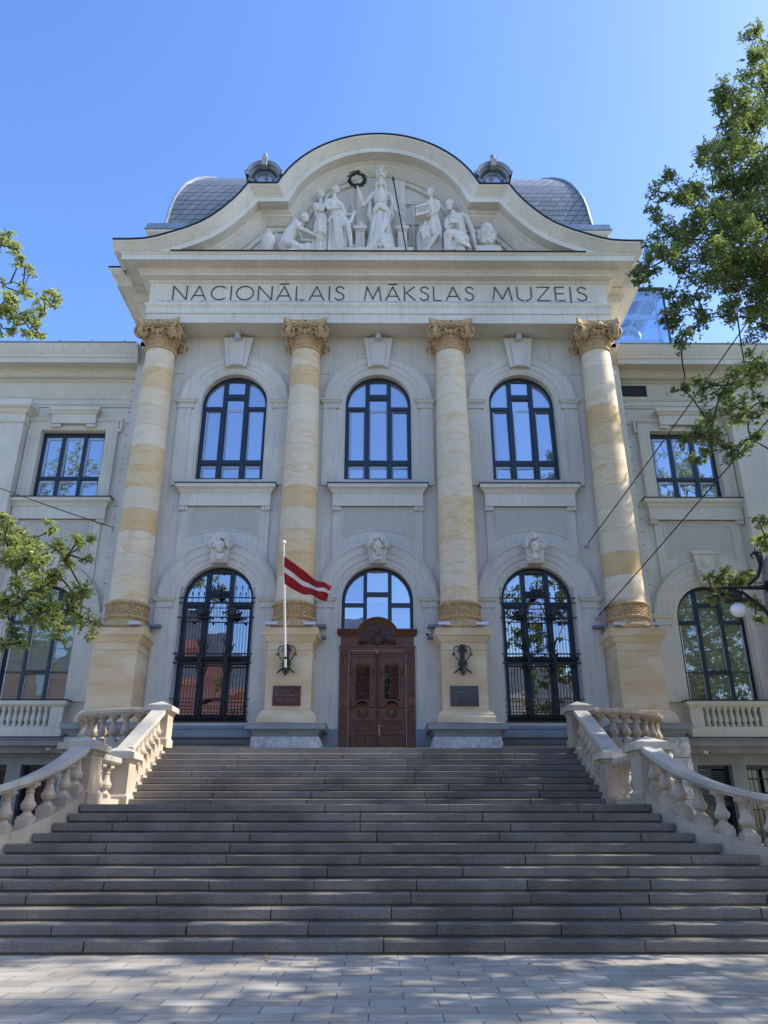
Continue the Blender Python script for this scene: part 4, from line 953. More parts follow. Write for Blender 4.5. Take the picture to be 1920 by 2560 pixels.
# balustrades
def baluster_mesh():
    b=MB(); b.box(-.115,.115,-.115,.115,0,.10)
    b.lathe([(.108,.10),(.112,.112),(.108,.128),(.085,.14),(.070,.165),(.058,.195),(.062,.205),(.078,.212),(.098,.240),(.118,.270),(.122,.300),(.120,.306),(.128,.312),(.130,.330),(.122,.350),(.104,.385),(.086,.430),(.072,.490),(.063,.545),(.060,.580),(.078,.586),(.082,.598),(.078,.610),(.060,.616),(.060,.640),(.070,.660),(.098,.690),(.104,.705),(.104,.72)],n=22)
    b.box(-.115,.115,-.115,.115,.72,.80)
    me=b.build('baluster',M['balus'],None,smooth=35); m=me.data; bpy.data.objects.remove(me); return m
BAL=baluster_mesh()
def pathL(y):            # edge of lower flight (left) as function of y
    ys=[15.04,14.71,14.38,14.05,13.72,13.39,13.10,12.90,12.78]; ws=[5.23,5.28,5.40,5.58,5.88,6.33,7.0,7.9,9.2]
    return ys,ws
def newel(parent,x0,x1,y0,y1,z0,z1,s):
    n=MB()
    P=[(x0,y1),(x0,y0),(x1,y0),(x1,y1)]
    n.path(P,[(.035,z0),(.035,z0+.20),(.02,z0+.22),(0,z0+.25),(0,z1-.26),(.02,z1-.24),(.035,z1-.20),(.03,z1-.19),(.06,z1-.17),(.06,z1-.165)],'xy',closed=True)
    nw=n.build('newel_post',M['balus'],parent)
    c=MB(); e=.11
    c.add([(x0-e,y0-e,z1-.165),(x1+e,y0-e,z1-.165),(x1+e,y1+e,z1-.165),(x0-e,y1+e,z1-.165),(x0-e,y0-e,z1-.04),(x1+e,y0-e,z1-.04),(x1+e,y1+e,z1-.04),(x0-e,y1+e,z1-.04)],[(0,3,2,1),(4,5,6,7),(0,1,5,4),(1,2,6,5),(2,3,7,6),(3,0,4,7)])
    t=.02; cx,cy=(x0+x1)/2,(y0+y1)/2; k=.04
    c.add([(x0-k,y0-k,z1-.04),(x1+k,y0-k,z1-.04),(x1+k,y1+k,z1-.04),(x0-k,y1+k,z1-.04),(x0-k,y0-k,z1-.01),(x1+k,y0-k,z1-.01),(x1+k,y1+k,z1-.01),(x0-k,y1+k,z1-.01),(cx,cy,z1+.12)],[(0,1,5,4),(1,2,6,5),(2,3,7,6),(3,0,4,7),(4,5,8),(5,6,8),(6,7,8),(7,4,8)])
    c.build('newel_cap',M['balustop'],nw)
RAILSEC=[(-.13,0),(.13,0),(.15,.03),(.17,.035),(.19,.06),(.19,.14),(.17,.16),(-.17,.16),(-.19,.14),(-.19,.06),(-.17,.035),(-.15,.03)]
def balustrade(s):
    f=lambda x: x if s<0 else 2*XS-x
    nm='left' if s<0 else 'right'
    e=empty('stone_balustrade',(f(-5.6),17.4,0),label='cream stone balustrade curving down the {} side of the stairs'.format(nm),cat='balustrade',group='balustrades of the entrance stairs')
    px,py=f(-5.6),17.4
    def bal(x,y,z0,z1):
        o=bpy.data.objects.new('baluster',BAL); COL.objects.link(o); o.parent=e; o.location=(f(x)-px,y-py,z0); o.scale=(1,1,(z1-z0)/.80)
    def nwl(x0,x1,y0,y1,z0,z1): a,b=sorted((f(x0),f(x1))); newel(e,a,b,y0,y1,z0,z1,s)
    # newels: A foot landing, B foot of upper flight, C terrace
    nwl(-5.93,-5.40,15.30,15.92,1.92,3.06)
    nwl(-5.80,-5.28,17.28,17.75,1.92,3.05)
    nwl(-5.80,-5.30,20.02,20.55,PF,4.42)
    def put(mb,name,m,smooth=30):
        (mb if s<0 else mb.mirror(XS)).build(name,m,e,smooth=smooth)
    # upper flight
    slope=.16/.331
    def zs(y): return 2.08+(y-17.4)*slope
    rl=MB(); y0,y1=17.75,20.10
    rl.rail([(-5.53,y,zs(y)+.80) for y in np.linspace(y0-.1,y1+.1,6)],RAILSEC); put(rl,'hand_rail',M['balustop'])
    sg=MB()
    for i in range(13,22):      # stepped string beside the treads
        z=.16*i; sg.box(-5.74,-5.32+.028,SY(i)+.02,SY(i)+.351,z-.5,z+.06)
    sg.rail([(-5.53,y,zs(y)) for y in np.linspace(17.7,20.1,4)],[(-.19,-1.6),(.19,-1.6),(.19,.10),(-.19,.10)])
    put(sg,'string_course',M['balus'])
    for k in range(8):
        y=17.93+k*.285; z=zs(y); 
        b=MB(); b.box(-5.53-.125,-5.53+.125,y-.125,y+.125,z-.02,z+.16); put(b,'baluster_block',M['balus'])
        bal(-5.53,y,z+.15,z+.83)
    # landing link between A and B
    rl=MB(); rl.rail([(-5.60,y,2.72) for y in (15.85,16.6,17.35)],RAILSEC); put(rl,'hand_rail',M['balustop'])
    sg=MB(); sg.box(-5.79,-5.41,15.9,17.3,0,2.06); put(sg,'string_course',M['balus'])
    for y in (16.35,16.85): bal(-5.60,y,2.06,2.73)
    # lower curved flight
    ys,ws=pathL(0)
    C=[]
    ysn=np.array(ys); wsn=np.array(ws)
    pts=[(XS-w_-.0,y) for y,w_ in zip(ys,ws)]
    pts=[(XS-5.22,15.35)]+pts+[(XS-10.8,12.72),(XS-13,12.70)]
    # resample
    cum=[0]
    for a,b in zip(pts,pts[1:]): cum.append(cum[-1]+math.hypot(b[0]-a[0],b[1]-a[1]))
    N=46; res=[]
    for t in np.linspace(0,cum[-1],N): res.append((float(np.interp(t,cum,[p[0] for p in pts])),float(np.interp(t,cum,[p[1] for p in pts]))))
    for _ in range(3): res=[res[0]]+[((res[i-1][0]+2*res[i][0]+res[i+1][0])/4,(res[i-1][1]+2*res[i][1]+res[i+1][1])/4) for i in range(1,N-1)]+[res[-1]]
    def zl(y): return .16*(1+(y-11.4)/.331)
    # centreline pushed outwards from the step ends
    cl=[]
    for i,(x,y) in enumerate(res):
        a=res[max(i-1,0)]; b=res[min(i+1,N-1)]; dx,dy=b[0]-a[0],b[1]-a[1]; L=math.hypot(dx,dy); nx,ny=dy/L,-dx/L
        if nx>0: nx,ny=-nx,-ny
        if ny<0 and nx>-.2: ny=-ny
        cl.append((x-.20*abs(nx),y+.22*abs(ny),zl(y)))
    rl=MB(); rl.rail([(x,y,z+.80) for x,y,z in cl],RAILSEC); put(rl,'hand_rail',M['balustop'])
    sg=MB(); sg.rail(cl,[(-.19,lambda i:0.0),(.19,lambda i:0.0),(.19,.14),(-.19,.14)]); put(sg,'string_course',M['balus'])
    d=0; last=None; acc=.18
    for i in range(1,N):
        seg=math.hypot(cl[i][0]-cl[i-1][0],cl[i][1]-cl[i-1][1]); 
        while acc<=seg:
            t=acc/seg; x=cl[i-1][0]+t*(cl[i][0]-cl[i-1][0]); y=cl[i-1][1]+t*(cl[i][1]-cl[i-1][1]); z=cl[i-1][2]+t*(cl[i][2]-cl[i-1][2])
            b=MB(); b.box(x-.13,x+.13,y-.13,y+.13,z+.05,z+.235); put(b,'baluster_block',M['balus'])
            bal(x,y,z+.20,z+.83); acc+=.37
        acc-=seg
    # curved terrace parapet
    P=[(-5.75,20.15)]+[(-6.0+2.12*math.cos(R(a)),22.25+2.02*math.sin(R(a))) for a in np.linspace(268,182,20)]+[(-8.12,22.45)]
    rl=MB(); rl.rail([(x,y,PF+.82) for x,y in P],[(o,zz) for o,zz in RAILSEC]); put(rl,'parapet_rail',M['balus'])
    sg=MB(); sg.rail([(x,y,PF) for x,y in P],[(-.17,-.1),(.17,-.1),(.17,.14),(-.17,.14)]); put(sg,'string_course',M['balus'])
    cum=[0]
    for a,b in zip(P,P[1:]): cum.append(cum[-1]+math.hypot(b[0]-a[0],b[1]-a[1]))
    n=10
    for k in range(n):
        t=.32+(cum[-1]-.45)*k/(n-1); x=float(np.interp(t,cum,[p[0] for p in P])); y=float(np.interp(t,cum,[p[1] for p in P])); bal(x,y,PF+.14,PF+.84)
balustrade(-1); balustrade(1)
#PART2

# ------------------------------------------------------------------ sculpture
def fx(px,py): return (px-816)*(.0169+.0009*(541-py)/184)
def fz(py): return 20.80+(541-py)*.0230
FY=22.48
def P3(px,py,d=0): return (fx(px,py),FY-d,fz(py))
def cap(mb,pts,d=None):
    """tapered limb through (px,py,depth,radius_px)"""
    q=[P3(p[0],p[1],p[2]) for p in pts]; r=[p[3]*.0174 for p in pts]
    mb.tube(q,r,12)
    for a,b in zip(q,r): mb.ball(a,b,12,8)
def remeshed(mb,name,m,parent,voxel=.02,smooth=2,fine=0):
    o=mb.build(name,m,parent,smooth=False,fixn=True)
    r=o.modifiers.new('r','REMESH'); r.mode='VOXEL'; r.voxel_size=voxel; r.use_smooth_shade=True
    if smooth: s_=o.modifiers.new('s','SMOOTH'); s_.iterations=smooth; s_.factor=.5
    return o
def drape(rows,folds=14,amp=.07,twist=.6,n=90,seed=0,dd=0,hang=1):
    """pleated cloth: rows of (px,py,half_width_px,depth_scale)"""
    rnd=random.Random(seed); mb=MB(); R_=[]
    # densify
    pts=[]
    for a,b in zip(rows,rows[1:]):
        for k in range(6): t=k/6; pts.append([a[i]+(b[i]-a[i])*t for i in range(4)])
    pts.append(list(rows[-1])); m=len(pts)
    ph=[rnd.uniform(0,6.28) for _ in range(3)]
    for j,(px,py,hw,ds) in enumerate(pts):
        t=j/(m-1); row=[]
        c=P3(px,py,dd); w_=hw*.0174
        for k in range(n):
            a=2*math.pi*k/n
            f=1+1.75*amp*(.3+t*hang)*(math.sin(folds*a+ph[0]+twist*t*3)*.6+math.sin((folds*.5+1)*a+ph[1]-twist*t*4)*.5+.35*math.sin((folds*1.7)*a+ph[2]+t*2))
            row.append((c[0]+w_*f*math.cos(a),c[1]+w_*ds*f*math.sin(a),c[2]))
        R_.append(row)
    mb.grid(R_,closev=True); e=len(mb.v); mb.f.append(tuple(range(n))); mb.f.append(tuple(range(e-1,e-n-1,-1)))
    return mb
def folds_over(mb,pts,w=3.2,cnt=4,off=(0,3)):
    for k in range(cnt): cap(mb,[(p[0]+off[0]*k,p[1]+off[1]*k,p[2],w) for p in pts])
def head(mb,px,py,r,face=0,up=0,hair=True,beard=False,d=0,bun=None,seed=1):
    """face -1 left .. 1 right; r half head height px"""
    rnd=random.Random(seed); c=P3(px,py,d); k=.0174*r; kz=.0225*r/1.0
    mb.ball(c,(k*.78,k*.85,k*1.22),16,12)
    f=R(face*62); ux,uy=math.sin(f),-math.cos(f); rx,ry=math.cos(f),math.sin(f)
    def at(s,o,z): return (c[0]+ux*o*k+rx*s*k,c[1]+uy*o*k+ry*s*k,c[2]+z*k+up*o*k*.35)
    mb.tube([at(0,.80,.30),at(0,1.06,-.12)],[k*.10,k*.15],8); mb.ball(at(0,1.0,-.14),k*.15,8,6)
    for s_ in (-1,1):
        mb.tube([at(s_*.12,.84,.30),at(s_*.5,.66,.34)],[k*.12,k*.09],6); mb.ball(at(s_*.30,.70,.12),k*.13,8,6); mb.ball(at(s_*.42,.55,-.2),k*.26,8,6)
    mb.tube([at(-.2,.82,-.45),at(.2,.82,-.45)],k*.09,6); mb.tube([at(-.15,.82,-.58),at(.15,.82,-.58)],k*.08,6); mb.ball(at(0,.66,-.9),k*.26,8,6)
    if hair:
        for q in range(46):
            a=rnd.uniform(0,2*math.pi); z=rnd.uniform(-.35,1.2); rr=math.sqrt(max(0,1-(z/1.3)**2))*.88
            s_,o=math.cos(a)*rr,math.sin(a)*rr
            if o>.35 and z<.62: continue
            mb.ball(at(s_*1.08,o*1.05,z),k*rnd.uniform(.20,.32),7,5)
    if bun: mb.ball(at(0,-bun,-.1),k*.45,9,7)
    if beard:
        for q in range(40):
            s_=rnd.uniform(-.62,.62); z=rnd.uniform(-1.75,-.55); o=.72-.35*abs(s_)+.1*z
            if abs(z+.5)<.2 and abs(s_)<.25: continue
            mb.ball(at(s_*(1+.25*(z+1.2)),o,z),k*rnd.uniform(.14,.22),7,5)
        for s_ in (-1,1): mb.tube([at(s_*.08,.92,-.34),at(s_*.42,.75,-.62)],[k*.13,k*.07],6)
def hand(mb,px,py,d,r,ang,spread=12):
    """palm with four bent fingers and a thumb"""
    a=R(ang); ux,uz=math.cos(a),-math.sin(a)
    cap(mb,[(px-ux*r,py-uz*r*.8,d,r*.62),(px+ux*r*.3,py+uz*r*.3*.8,d,r*.66)])
    for k in range(4):
        b=R(ang+(k-1.5)*spread); vx,vz=math.cos(b),-math.sin(b); L=r*(1.5,1.75,1.65,1.3)[k]
        cap(mb,[(px+vx*r*.5,py+vz*r*.4,d+.01,r*.26),(px+vx*L*.75,py+vz*L*.6,d+.045,r*.23),(px+vx*L,py+vz*L*.8,d+.0,r*.18)])
    b=R(ang+62); cap(mb,[(px,py,d+.02,r*.28),(px+math.cos(b)*r,py-math.sin(b)*r*.8,d+.06,r*.22)])
# backing slab, plinth, posts with spheres
sp=MB(); a,b=fx(767,470),fx(876,470)
sp.xz([(a,20.8),(b,20.8)]+[(x,22.01+math.sqrt(3.0**2-x*x)) for x in (b,b*.5,0,a*.5,a)],22.80,22.96); sp.build('backing_slab',M['trim'],mus)
sp=MB(); sp.box(fx(748,541),fx(891,541),22.12,22.9,20.801,fz(533)); sp.build('sculpture_plinth',M['trim'],mus)
for px in (776,868):
    e=MB(); x0,x1=fx(px-10,500),fx(px+10,500); y0=22.48
    e.box(x0,x1,y0,22.9,fz(533),fz(487)); e.box(x0-.03,x1+.03,y0-.03,22.9,fz(487),fz(484)); e.box(x0-.07,x1+.07,y0-.08,22.9,fz(484),fz(477)); e.build('post',M['trim'],mus)
    s_=MB(); s_.ball(((x0+x1)/2,22.62,fz(477)+.155),.17,20,14); s_.build('sphere_finial',M['sculpt'],mus,smooth=60)
# low relief of arches and trees
rl=MB()
bx,bz=fx(905,450),fz(500)
for k,(ax,z0,z1) in enumerate(((0,0,.95),(-.42,0,.95),(.42,0,.95),(0,1.1,2.0),(-.42,1.1,2.0))):
    pts=[(bx+ax-.13,bz+z0),(bx+ax-.13,bz+z1-.16)]+arc(bx+ax,bz+z1-.16,.13,180,0,8)+[(bx+ax+.13,bz+z0)]
    rl.path(pts,[(0,22.95),(0,22.915),(.03,22.915),(.03,22.95)],'xz')
for ax in (-.62,-.21,.21,.62): rl.box(bx+ax-.05,bx+ax+.05,22.90,22.953,bz-.3,bz+2.0 if ax<.5 else bz+1.0)
rl.box(bx-.72,bx+.72,22.88,22.953,bz+1.0,bz+1.07); rl.box(bx-.72,bx+.3,22.88,22.953,bz+2.0,bz+2.08); rl.box(bx-.55,bx+.1,22.89,22.953,bz+2.1,bz+2.2)
for q in range(6): rl.box(bx-.9,bx+.7-.1*q,22.90-.01*q,22.953,fz(541)+.07*q,fz(541)+.065+.07*q)
rl.build('relief_arcade',M['trim'],mus)
rl=MB()
for px,h,w_ in ((752,2.0,.26),(737,1.6,.2),(762,1.5,.18)):
    x=fx(px,450); z=fz(470); rl.ball((x,22.95,z+h*.35),(w_,.05,h*.48),12,10)
    for q in range(5): rl.tube([(x-w_*.6+.3*w_*q,22.90,z-.2),(x-w_*.3+.15*w_*q,22.89,z+h*.4),(x,22.91,z+h*.75)],.012,4)
rl.build('relief_trees',M['trim'],mus,smooth=50)

# goddess
gd=empty('goddess_statue',(0.1,FY,20.9),label='tall helmeted goddess statue in the middle of the pediment',cat='statue',group='figures of the pediment')
b=MB(); head(b,821,388,9.2,0,0,hair=False,d=.05)
cap(b,[(821,396,0,6),(821,405,0,7.5)])
cap(b,[(804,411,0,7),(821,408,0,8),(839,411,0,7)]); cap(b,[(821,412,.02,15),(821,424,.03,15.5),(820,436,.02,13)]); cap(b,[(813,420,.14,6.5),(814,421,.14,6)]); cap(b,[(829,420,.14,6.5),(829,421,.14,6)])
cap(b,[(802,413,0,7),(793,426,.05,6),(783,438,.1,5.2),(777,422,.12,4.6),(772,404,.1,3.6)]); hand(b,771,400,.1,3.6,100)
cap(b,[(841,413,0,7),(849,430,.05,6),(854,446,.1,5),(861,455,.12,3.8)]); hand(b,865,458,.14,3.6,-60)
for q in range(6): cap(b,[(812-1.2*(q%2),386+q*3,.08,2.3),(811-(q%3),389+q*3,.08,2.2)]); cap(b,[(830+1.2*(q%2),386+q*3,.08,2.3),(831+(q%3),389+q*3,.08,2.2)])
cap(b,[(813,405,.0,5.5),(804,410,0,6.5)]); cap(b,[(829,405,0,5.5),(839,410,0,6.5)])
remeshed(b,'body',M['sculpt'],gd)
h=MB(); c=P3(821,378,.03); h.ball((c[0],c[1],c[2]+.05),(.19,.22,.25),16,12); h.tube([(c[0]-.17,c[1]-.12,c[2]-.06),(c[0],c[1]-.27,c[2]+.03),(c[0]+.17,c[1]-.12,c[2]-.06)],[.04,.05,.04],8)
for q in range(9):
    a=R(-40+17*q); h.ball((c[0],c[1]+.12-.26*math.cos(a),c[2]+.14+.26*math.sin(a)),(.085,.10,.12),8,6)
for s_ in (-1,1): h.tube([(c[0]+s_*.14,c[1]-.1,c[2]+.1),(c[0]+s_*.20,c[1]-.08,c[2]+.30),(c[0]+s_*.10,c[1]-.05,c[2]+.42)],[.05,.05,.03],7)
h.ball((c[0],c[1]-.05,c[2]+.50),(.14,.13,.06),10,6)
remeshed(h,'helmet',M['sculpt'],gd,.02,2)
d=drape([(821,434,14,.75),(821,450,17,.75),(820,470,20,.72),(820,500,24,.68),(821,533,27,.62)],13,.12,.8,seed=2)
for px in (816,826): cap(d,[(px,530,.14,3.6),(px,533,.46,3)])
folds_over(d,[(806,448,.20,2.6),(818,441,.30,2.6),(838,448,.20,2.6)],2.6,4,(0,2.6))
folds_over(d,[(842,452,.16,2.2),(838,480,.28,2.4),(818,512,.30,2.0),(802,531,.20,1.8)],1.7,4,(-3.4,-1.2))
for q in range(6): cap(d,[(828+q*3.4,505+(0 if q<4 else -4),.30-.02*q,1.7),(829+q*3.6,532,.30-.02*q,2.0)])
for s_,x0 in ((-1,800),(1,842)):
    for q in range(6): cap(d,[(x0+s_*q*1.3,416+q*2,.06,2.2),(x0+s_*(1+q*1.3),445+q*3,.10,2.4),(x0+s_*(-1+q*1.1),472-q*2,.06,1.6)])
for q in range(5): cap(d,[(809+q*6,418,.17,1.3),(812+q*4,434,.24,1.4)])
cap(d,[(807,415,.17,1.8),(821,423,.26,1.8),(836,415,.17,1.8)])
remeshed(d,'draped_robe',M['sculpt'],gd,.02,2)
wr=empty('laurel_wreath',P3(769,382,.1),label='dark green bronze laurel wreath held up by the goddess',cat='wreath')
b=MB(); c=P3(769,382,.12); rnd=random.Random(8)
b.tube([(c[0]+.27*math.cos(t*math.pi/12),c[1],c[2]+.30*math.sin(t*math.pi/12)) for t in range(25)],.05,6)
for q in range(170):
    a=rnd.uniform(0,6.28); r=rnd.uniform(.22,.34); dirx=-math.sin(a)+.5*math.cos(a); dirz=math.cos(a)+.5*math.sin(a)
    p=(c[0]+r*math.cos(a),c[1]+rnd.uniform(-.07,.07),c[2]+r*1.08*math.sin(a)); b.tube([p,(p[0]+.05*dirx,p[1]-.01,p[2]+.05*dirz),(p[0]+.11*dirx,p[1],p[2]+.11*dirz)],[.012,.022,.004],4)
M['bronze']=mat('dark_green_bronze',(.012,.022,.017),(.03,.045,.035),.5,8,metal=.4)
b.build('wreath_ring',M['bronze'],wr)
spn=MB(); a,c=Vector(P3(876,541,.36)),Vector(P3(846,377,.20)); dv=(a-c).normalized()
spn.tube([a,c+dv*.3],.028,7); spn.tube([c+dv*.34,c+dv*.2,c],[.02,.06,.004],6)
tag(spn.build('spear',M['iron']),'thin black spear leaning beside the goddess statue','spear')

# standing woman behind (far left pair)
def fig(name,label,bp): 
    e=empty(name,bp,label=label,cat='statue',group='figures of the pediment'); return e
e=fig('woman_statue','statue of a standing woman resting her chin on her hand, rearmost of the left pair',P3(692,541))
b=MB(); head(b,692,409,9,.7,.6,d=-.05,bun=1.0,seed=3)
cap(b,[(690,420,-.05,4.6),(691,428,-.05,5.2)]); cap(b,[(681,434,0,6.5),(692,432,-.05,7),(703,435,-.1,5.5)]); cap(b,[(690,440,0,11),(692,453,0,10)])
cap(b,[(679,436,.06,6.5),(684,449,.16,5.4),(694,452,.2,5),(700,440,.18,4),(702,428,.14,3.2)]); hand(b,703,424,.13,3.2,85)
remeshed(b,'body',M['sculpt'],e)
d=drape([(692,452,11,.8),(693,470,15,.75),(690,500,16,.7),(689,541,18,.7)],11,.12,.5,seed=5); folds_over(d,[(679,447,.1,2.2),(684,462,.14,2.6),(696,458,.16,2)],2.2,3)
remeshed(d,'draped_robe',M['sculpt'],e)
e=fig('woman_statue','statue of a standing bare shouldered woman holding a scroll, front of the left pair',P3(725,541))
b=MB(); head(b,723,406,9.4,.75,.3,d=.1,seed=4)
cap(b,[(720,416,.1,4.6),(720,424,.1,5.4)]); cap(b,[(707,430,.1,6.5),(720,428,.1,7.5),(734,436,.1,6.2)]); cap(b,[(719,440,.12,12),(721,450,.12,10.5),(724,460,.1,10.5)]); cap(b,[(726,441,.24,5),(726,442,.24,5)]); cap(b,[(714,440,.24,4.6),(714,441,.24,4.6)])
cap(b,[(705,431,.12,6.2),(705,444,.2,5.4),(710,452,.26,4.8),(724,452,.3,3.4)]); hand(b,727,452,.3,3.2,-10)
cap(b,[(735,438,.1,6),(740,450,.12,5.4),(744,460,.16,4.8),(758,461,.2,3.4)]); hand(b,762,460,.2,3.2,0)
cap(b,[(725,458,.1,9),(733,480,.16,8)]); cap(b,[(733,480,.16,8),(735,485,.2,8),(750,488,.36,7),(754,505,.3,5.5),(757,527,.24,3.8)]); cap(b,[(757,530,.28,3),(764,532,.40,2.6)])
remeshed(b,'body',M['sculpt'],e)
d=drape([(722,452,12,.8),(724,468,17,.75),(724,500,19,.7),(724,541,21,.7)],12,.13,.7,seed=7)
folds_over(d,[(708,470,.18,2.2),(724,459,.28,2.4),(736,466,.2,2.2)],2.2,3); cap(d,[(731,456,.2,6),(742,475,.26,8),(748,486,.32,8)]); folds_over(d,[(734,470,.3,2),(738,500,.34,2),(742,538,.2,2)],2,4,(-5,0))
cap(d,[(744,488,.2,6),(744,510,.14,6),(743,538,.1,6)])
remeshed(d,'draped_robe',M['sculpt'],e)
sc=MB(); sc.tube([P3(765,457,.26),P3(754,483,.30)],.06,10); sc.build('scroll',M['sculpt'],e,smooth=40)
# kneeling youth
e=fig('kneeling_youth_statue','statue of a nude youth kneeling over a tall goblet',P3(640,541))
Dx=lambda x:535.7+x*.10416; Dy=lambda y:449.3+y*.10416
b=MB(); head(b,Dx(1170),Dy(150),9.4,.85,-.2,d=.1,seed=6)
def c2(*p): return [(Dx(x),Dy(y),d,r) for x,y,d,r in p]
cap(b,c2((1060,250,.1,5.2),(1000,310,.1,8)))
cap(b,c2((960,300,.1,10),(900,420,.1,15),(820,540,.1,14.5),(760,660,.1,14),(730,720,.1,14)))
cap(b,c2((760,690,.22,12.5),(940,730,.26,10),(1120,830,.26,7.5))); cap(b,c2((1130,855,.24,6.5),(900,850,.24,7.2),(700,850,.2,5),(610,860,.18,3.6)))
cap(b,c2((970,270,.22,7),(1040,400,.3,6.2),(1100,440,.32,5.2),(1390,550,.28,3.4))); hand(b,Dx(1440),Dy(570),.28,3.6,-15)
cap(b,c2((1040,420,0,5.5),(1100,540,0,5),(1340,590,.1,3.6))); hand(b,Dx(1400),Dy(600),.14,3.2,-10)
remeshed(b,'body',M['sculpt'],e)
d=MB(); cap(d,c2((1060,700,.0,9),(1230,690,.05,10),(1270,790,.05,8),(1180,860,.05,8))); 
for q in range(5): cap(d,c2((1060+q*40,720,.22,2),(1150+q*30,760+q*10,.24,2.2),(1200+q*16,850,.2,1.8)))
remeshed(d,'draped_cloth',M['sculpt'],e)
gb=MB(); x=fx(Dx(1480),520); zz=fz(541)
gb.lathe([(.20,0),(.21,.06),(.14,.16),(.16,.2),(.07,.26),(.06,.34),(.11,.42),(.12,.50),(.06,.56),(.13,.62),(.16,.70),(.10,.78),(.17,.86),(.20,.96),(.19,1.03),(.08,1.08),(.05,1.16),(.07,1.22),(.03,1.34)],(x,22.3,zz),18)
for q in range(7): a=q*.9; gb.ball((x+.17*math.cos(a),22.3+.17*math.sin(a),zz+.93),.075,8,6)
tag(gb.build('goblet_sculpture',M['sculpt'],None,smooth=40),'carved goblet with gadrooned bowl in front of the kneeling youth','sculpture')
am=MB(); x=fx(578.5,515); zz=fz(541)
am.lathe([(.11,0),(.13,.04),(.11,.10),(.20,.22),(.27,.48),(.285,.68),(.25,.82),(.16,.90),(.12,.93),(.115,1.02),(.17,1.07),(.18,1.10),(.13,1.11)],(x,22.35,zz),26)
for s_ in (-1,1): am.tube([(x+s_*.26,22.35,zz+.78),(x+s_*.29,22.35,zz+1.0),(x+s_*.25,22.35,zz+1.07),(x+s_*.14,22.35,zz+1.03)],.032,7)
o=am.build('amphora_sculpture',M['sculpt'],None,smooth=50); tag(o,'two handled stone amphora at the left end of the pediment group','sculpture')
# right woman with building model
Cx=lambda x:881.3+x*.1458; Cy=lambda y:380.2+y*.1458
def c3(*p): return [(Cx(x),Cy(y),d,r) for x,y,d,r in p]
e=fig('woman_statue','statue of a standing woman carrying a small temple model, right of the goddess',P3(930,541))
b=MB(); head(b,Cx(325),Cy(210),9.2,-.85,.1,d=.1,bun=1.0,seed=9)
cap(b,c3((335,285,.1,4.6),(335,330,.1,5.4))); cap(b,c3((265,380,.1,6),(335,345,.1,7.5),(430,345,.1,6))); cap(b,c3((330,400,.12,12.5),(310,470,.12,11))); cap(b,c3((300,410,.26,4.8),(300,412,.26,4.8))); cap(b,c3((365,400,.26,4.8),(365,402,.26,4.8)))
cap(b,c3((435,345,.1,6),(430,450,.16,5.4),(400,530,.26,4.8),(290,600,.36,3.4))); hand(b,Cx(255),Cy(620),.38,3.4,190)
cap(b,c3((250,400,.05,5),(220,480,.05,4.5),(180,560,.15,3.4)))
cap(b,c3((310,480,.1,9),(380,830,.2,9),(410,880,.36,7.2),(330,990,.36,5.6),(265,1080,.34,3.6))); cap(b,c3((255,1090,.36,3),(190,1105,.44,2.6)))
remeshed(b,'body',M['sculpt'],e)
d=drape([(Cx(315),Cy(470),12,.8),(Cx(310),Cy(560),17,.75),(Cx(290),Cy(800),21,.7),(Cx(310),Cy(1100),23,.62)],12,.12,-.7,seed=12)
folds_over(d,c3((240,500,.24,2.2),(330,480,.3,2.2),(420,540,.2,2.2)),2.2,3); folds_over(d,c3((420,560,.24,2),(480,760,.2,2.2),(500,1090,.1,2.2)),2,4,(-4,0)); folds_over(d,c3((250,700,.3,2),(300,850,.36,2),(380,1000,.2,2)),2,4,(-4,4))
remeshed(d,'draped_robe',M['sculpt'],e)
tm=MB(); x0,x1=fx(Cx(95),470),fx(Cx(310),470); z=fz(Cy(660)); tlt=.32
def tp_(x,z_): return z_+(x-x0)*tlt
for q in range(8):
    x=x0+.04+(x1-x0-.08)*q/7; tm.tube([(x,21.98,tp_(x,z+.10)),(x,21.98,tp_(x,z+.40))],.022,6)
for za,zb in ((0,.10),(.40,.48)):
    tm.add([(x0,21.94,za+z),(x1,21.94,tp_(x1,z+za)),(x1,22.25,tp_(x1,z+za)),(x0,22.25,za+z),(x0,21.94,zb+z),(x1,21.94,tp_(x1,z+zb)),(x1,22.25,tp_(x1,z+zb)),(x0,22.25,zb+z)],[(0,3,2,1),(4,5,6,7),(0,1,5,4),(1,2,6,5),(2,3,7,6),(3,0,4,7)])
tm.add([(x0+.06,22.05,z+.1),(x1-.04,22.05,tp_(x1,z+.08)),(x1-.04,22.22,tp_(x1,z+.08)),(x0+.06,22.22,z+.1),(x0+.06,22.05,z+.41),(x1-.04,22.05,tp_(x1,z+.39)),(x1-.04,22.22,tp_(x1,z+.39)),(x0+.06,22.22,z+.41)],[(0,3,2,1),(4,5,6,7),(0,1,5,4),(1,2,6,5),(2,3,7,6),(3,0,4,7)])
tag(tm.build('temple_model_sculpture',M['sculpt']),'small carved colonnaded temple model in the arms of a statue','sculpture')
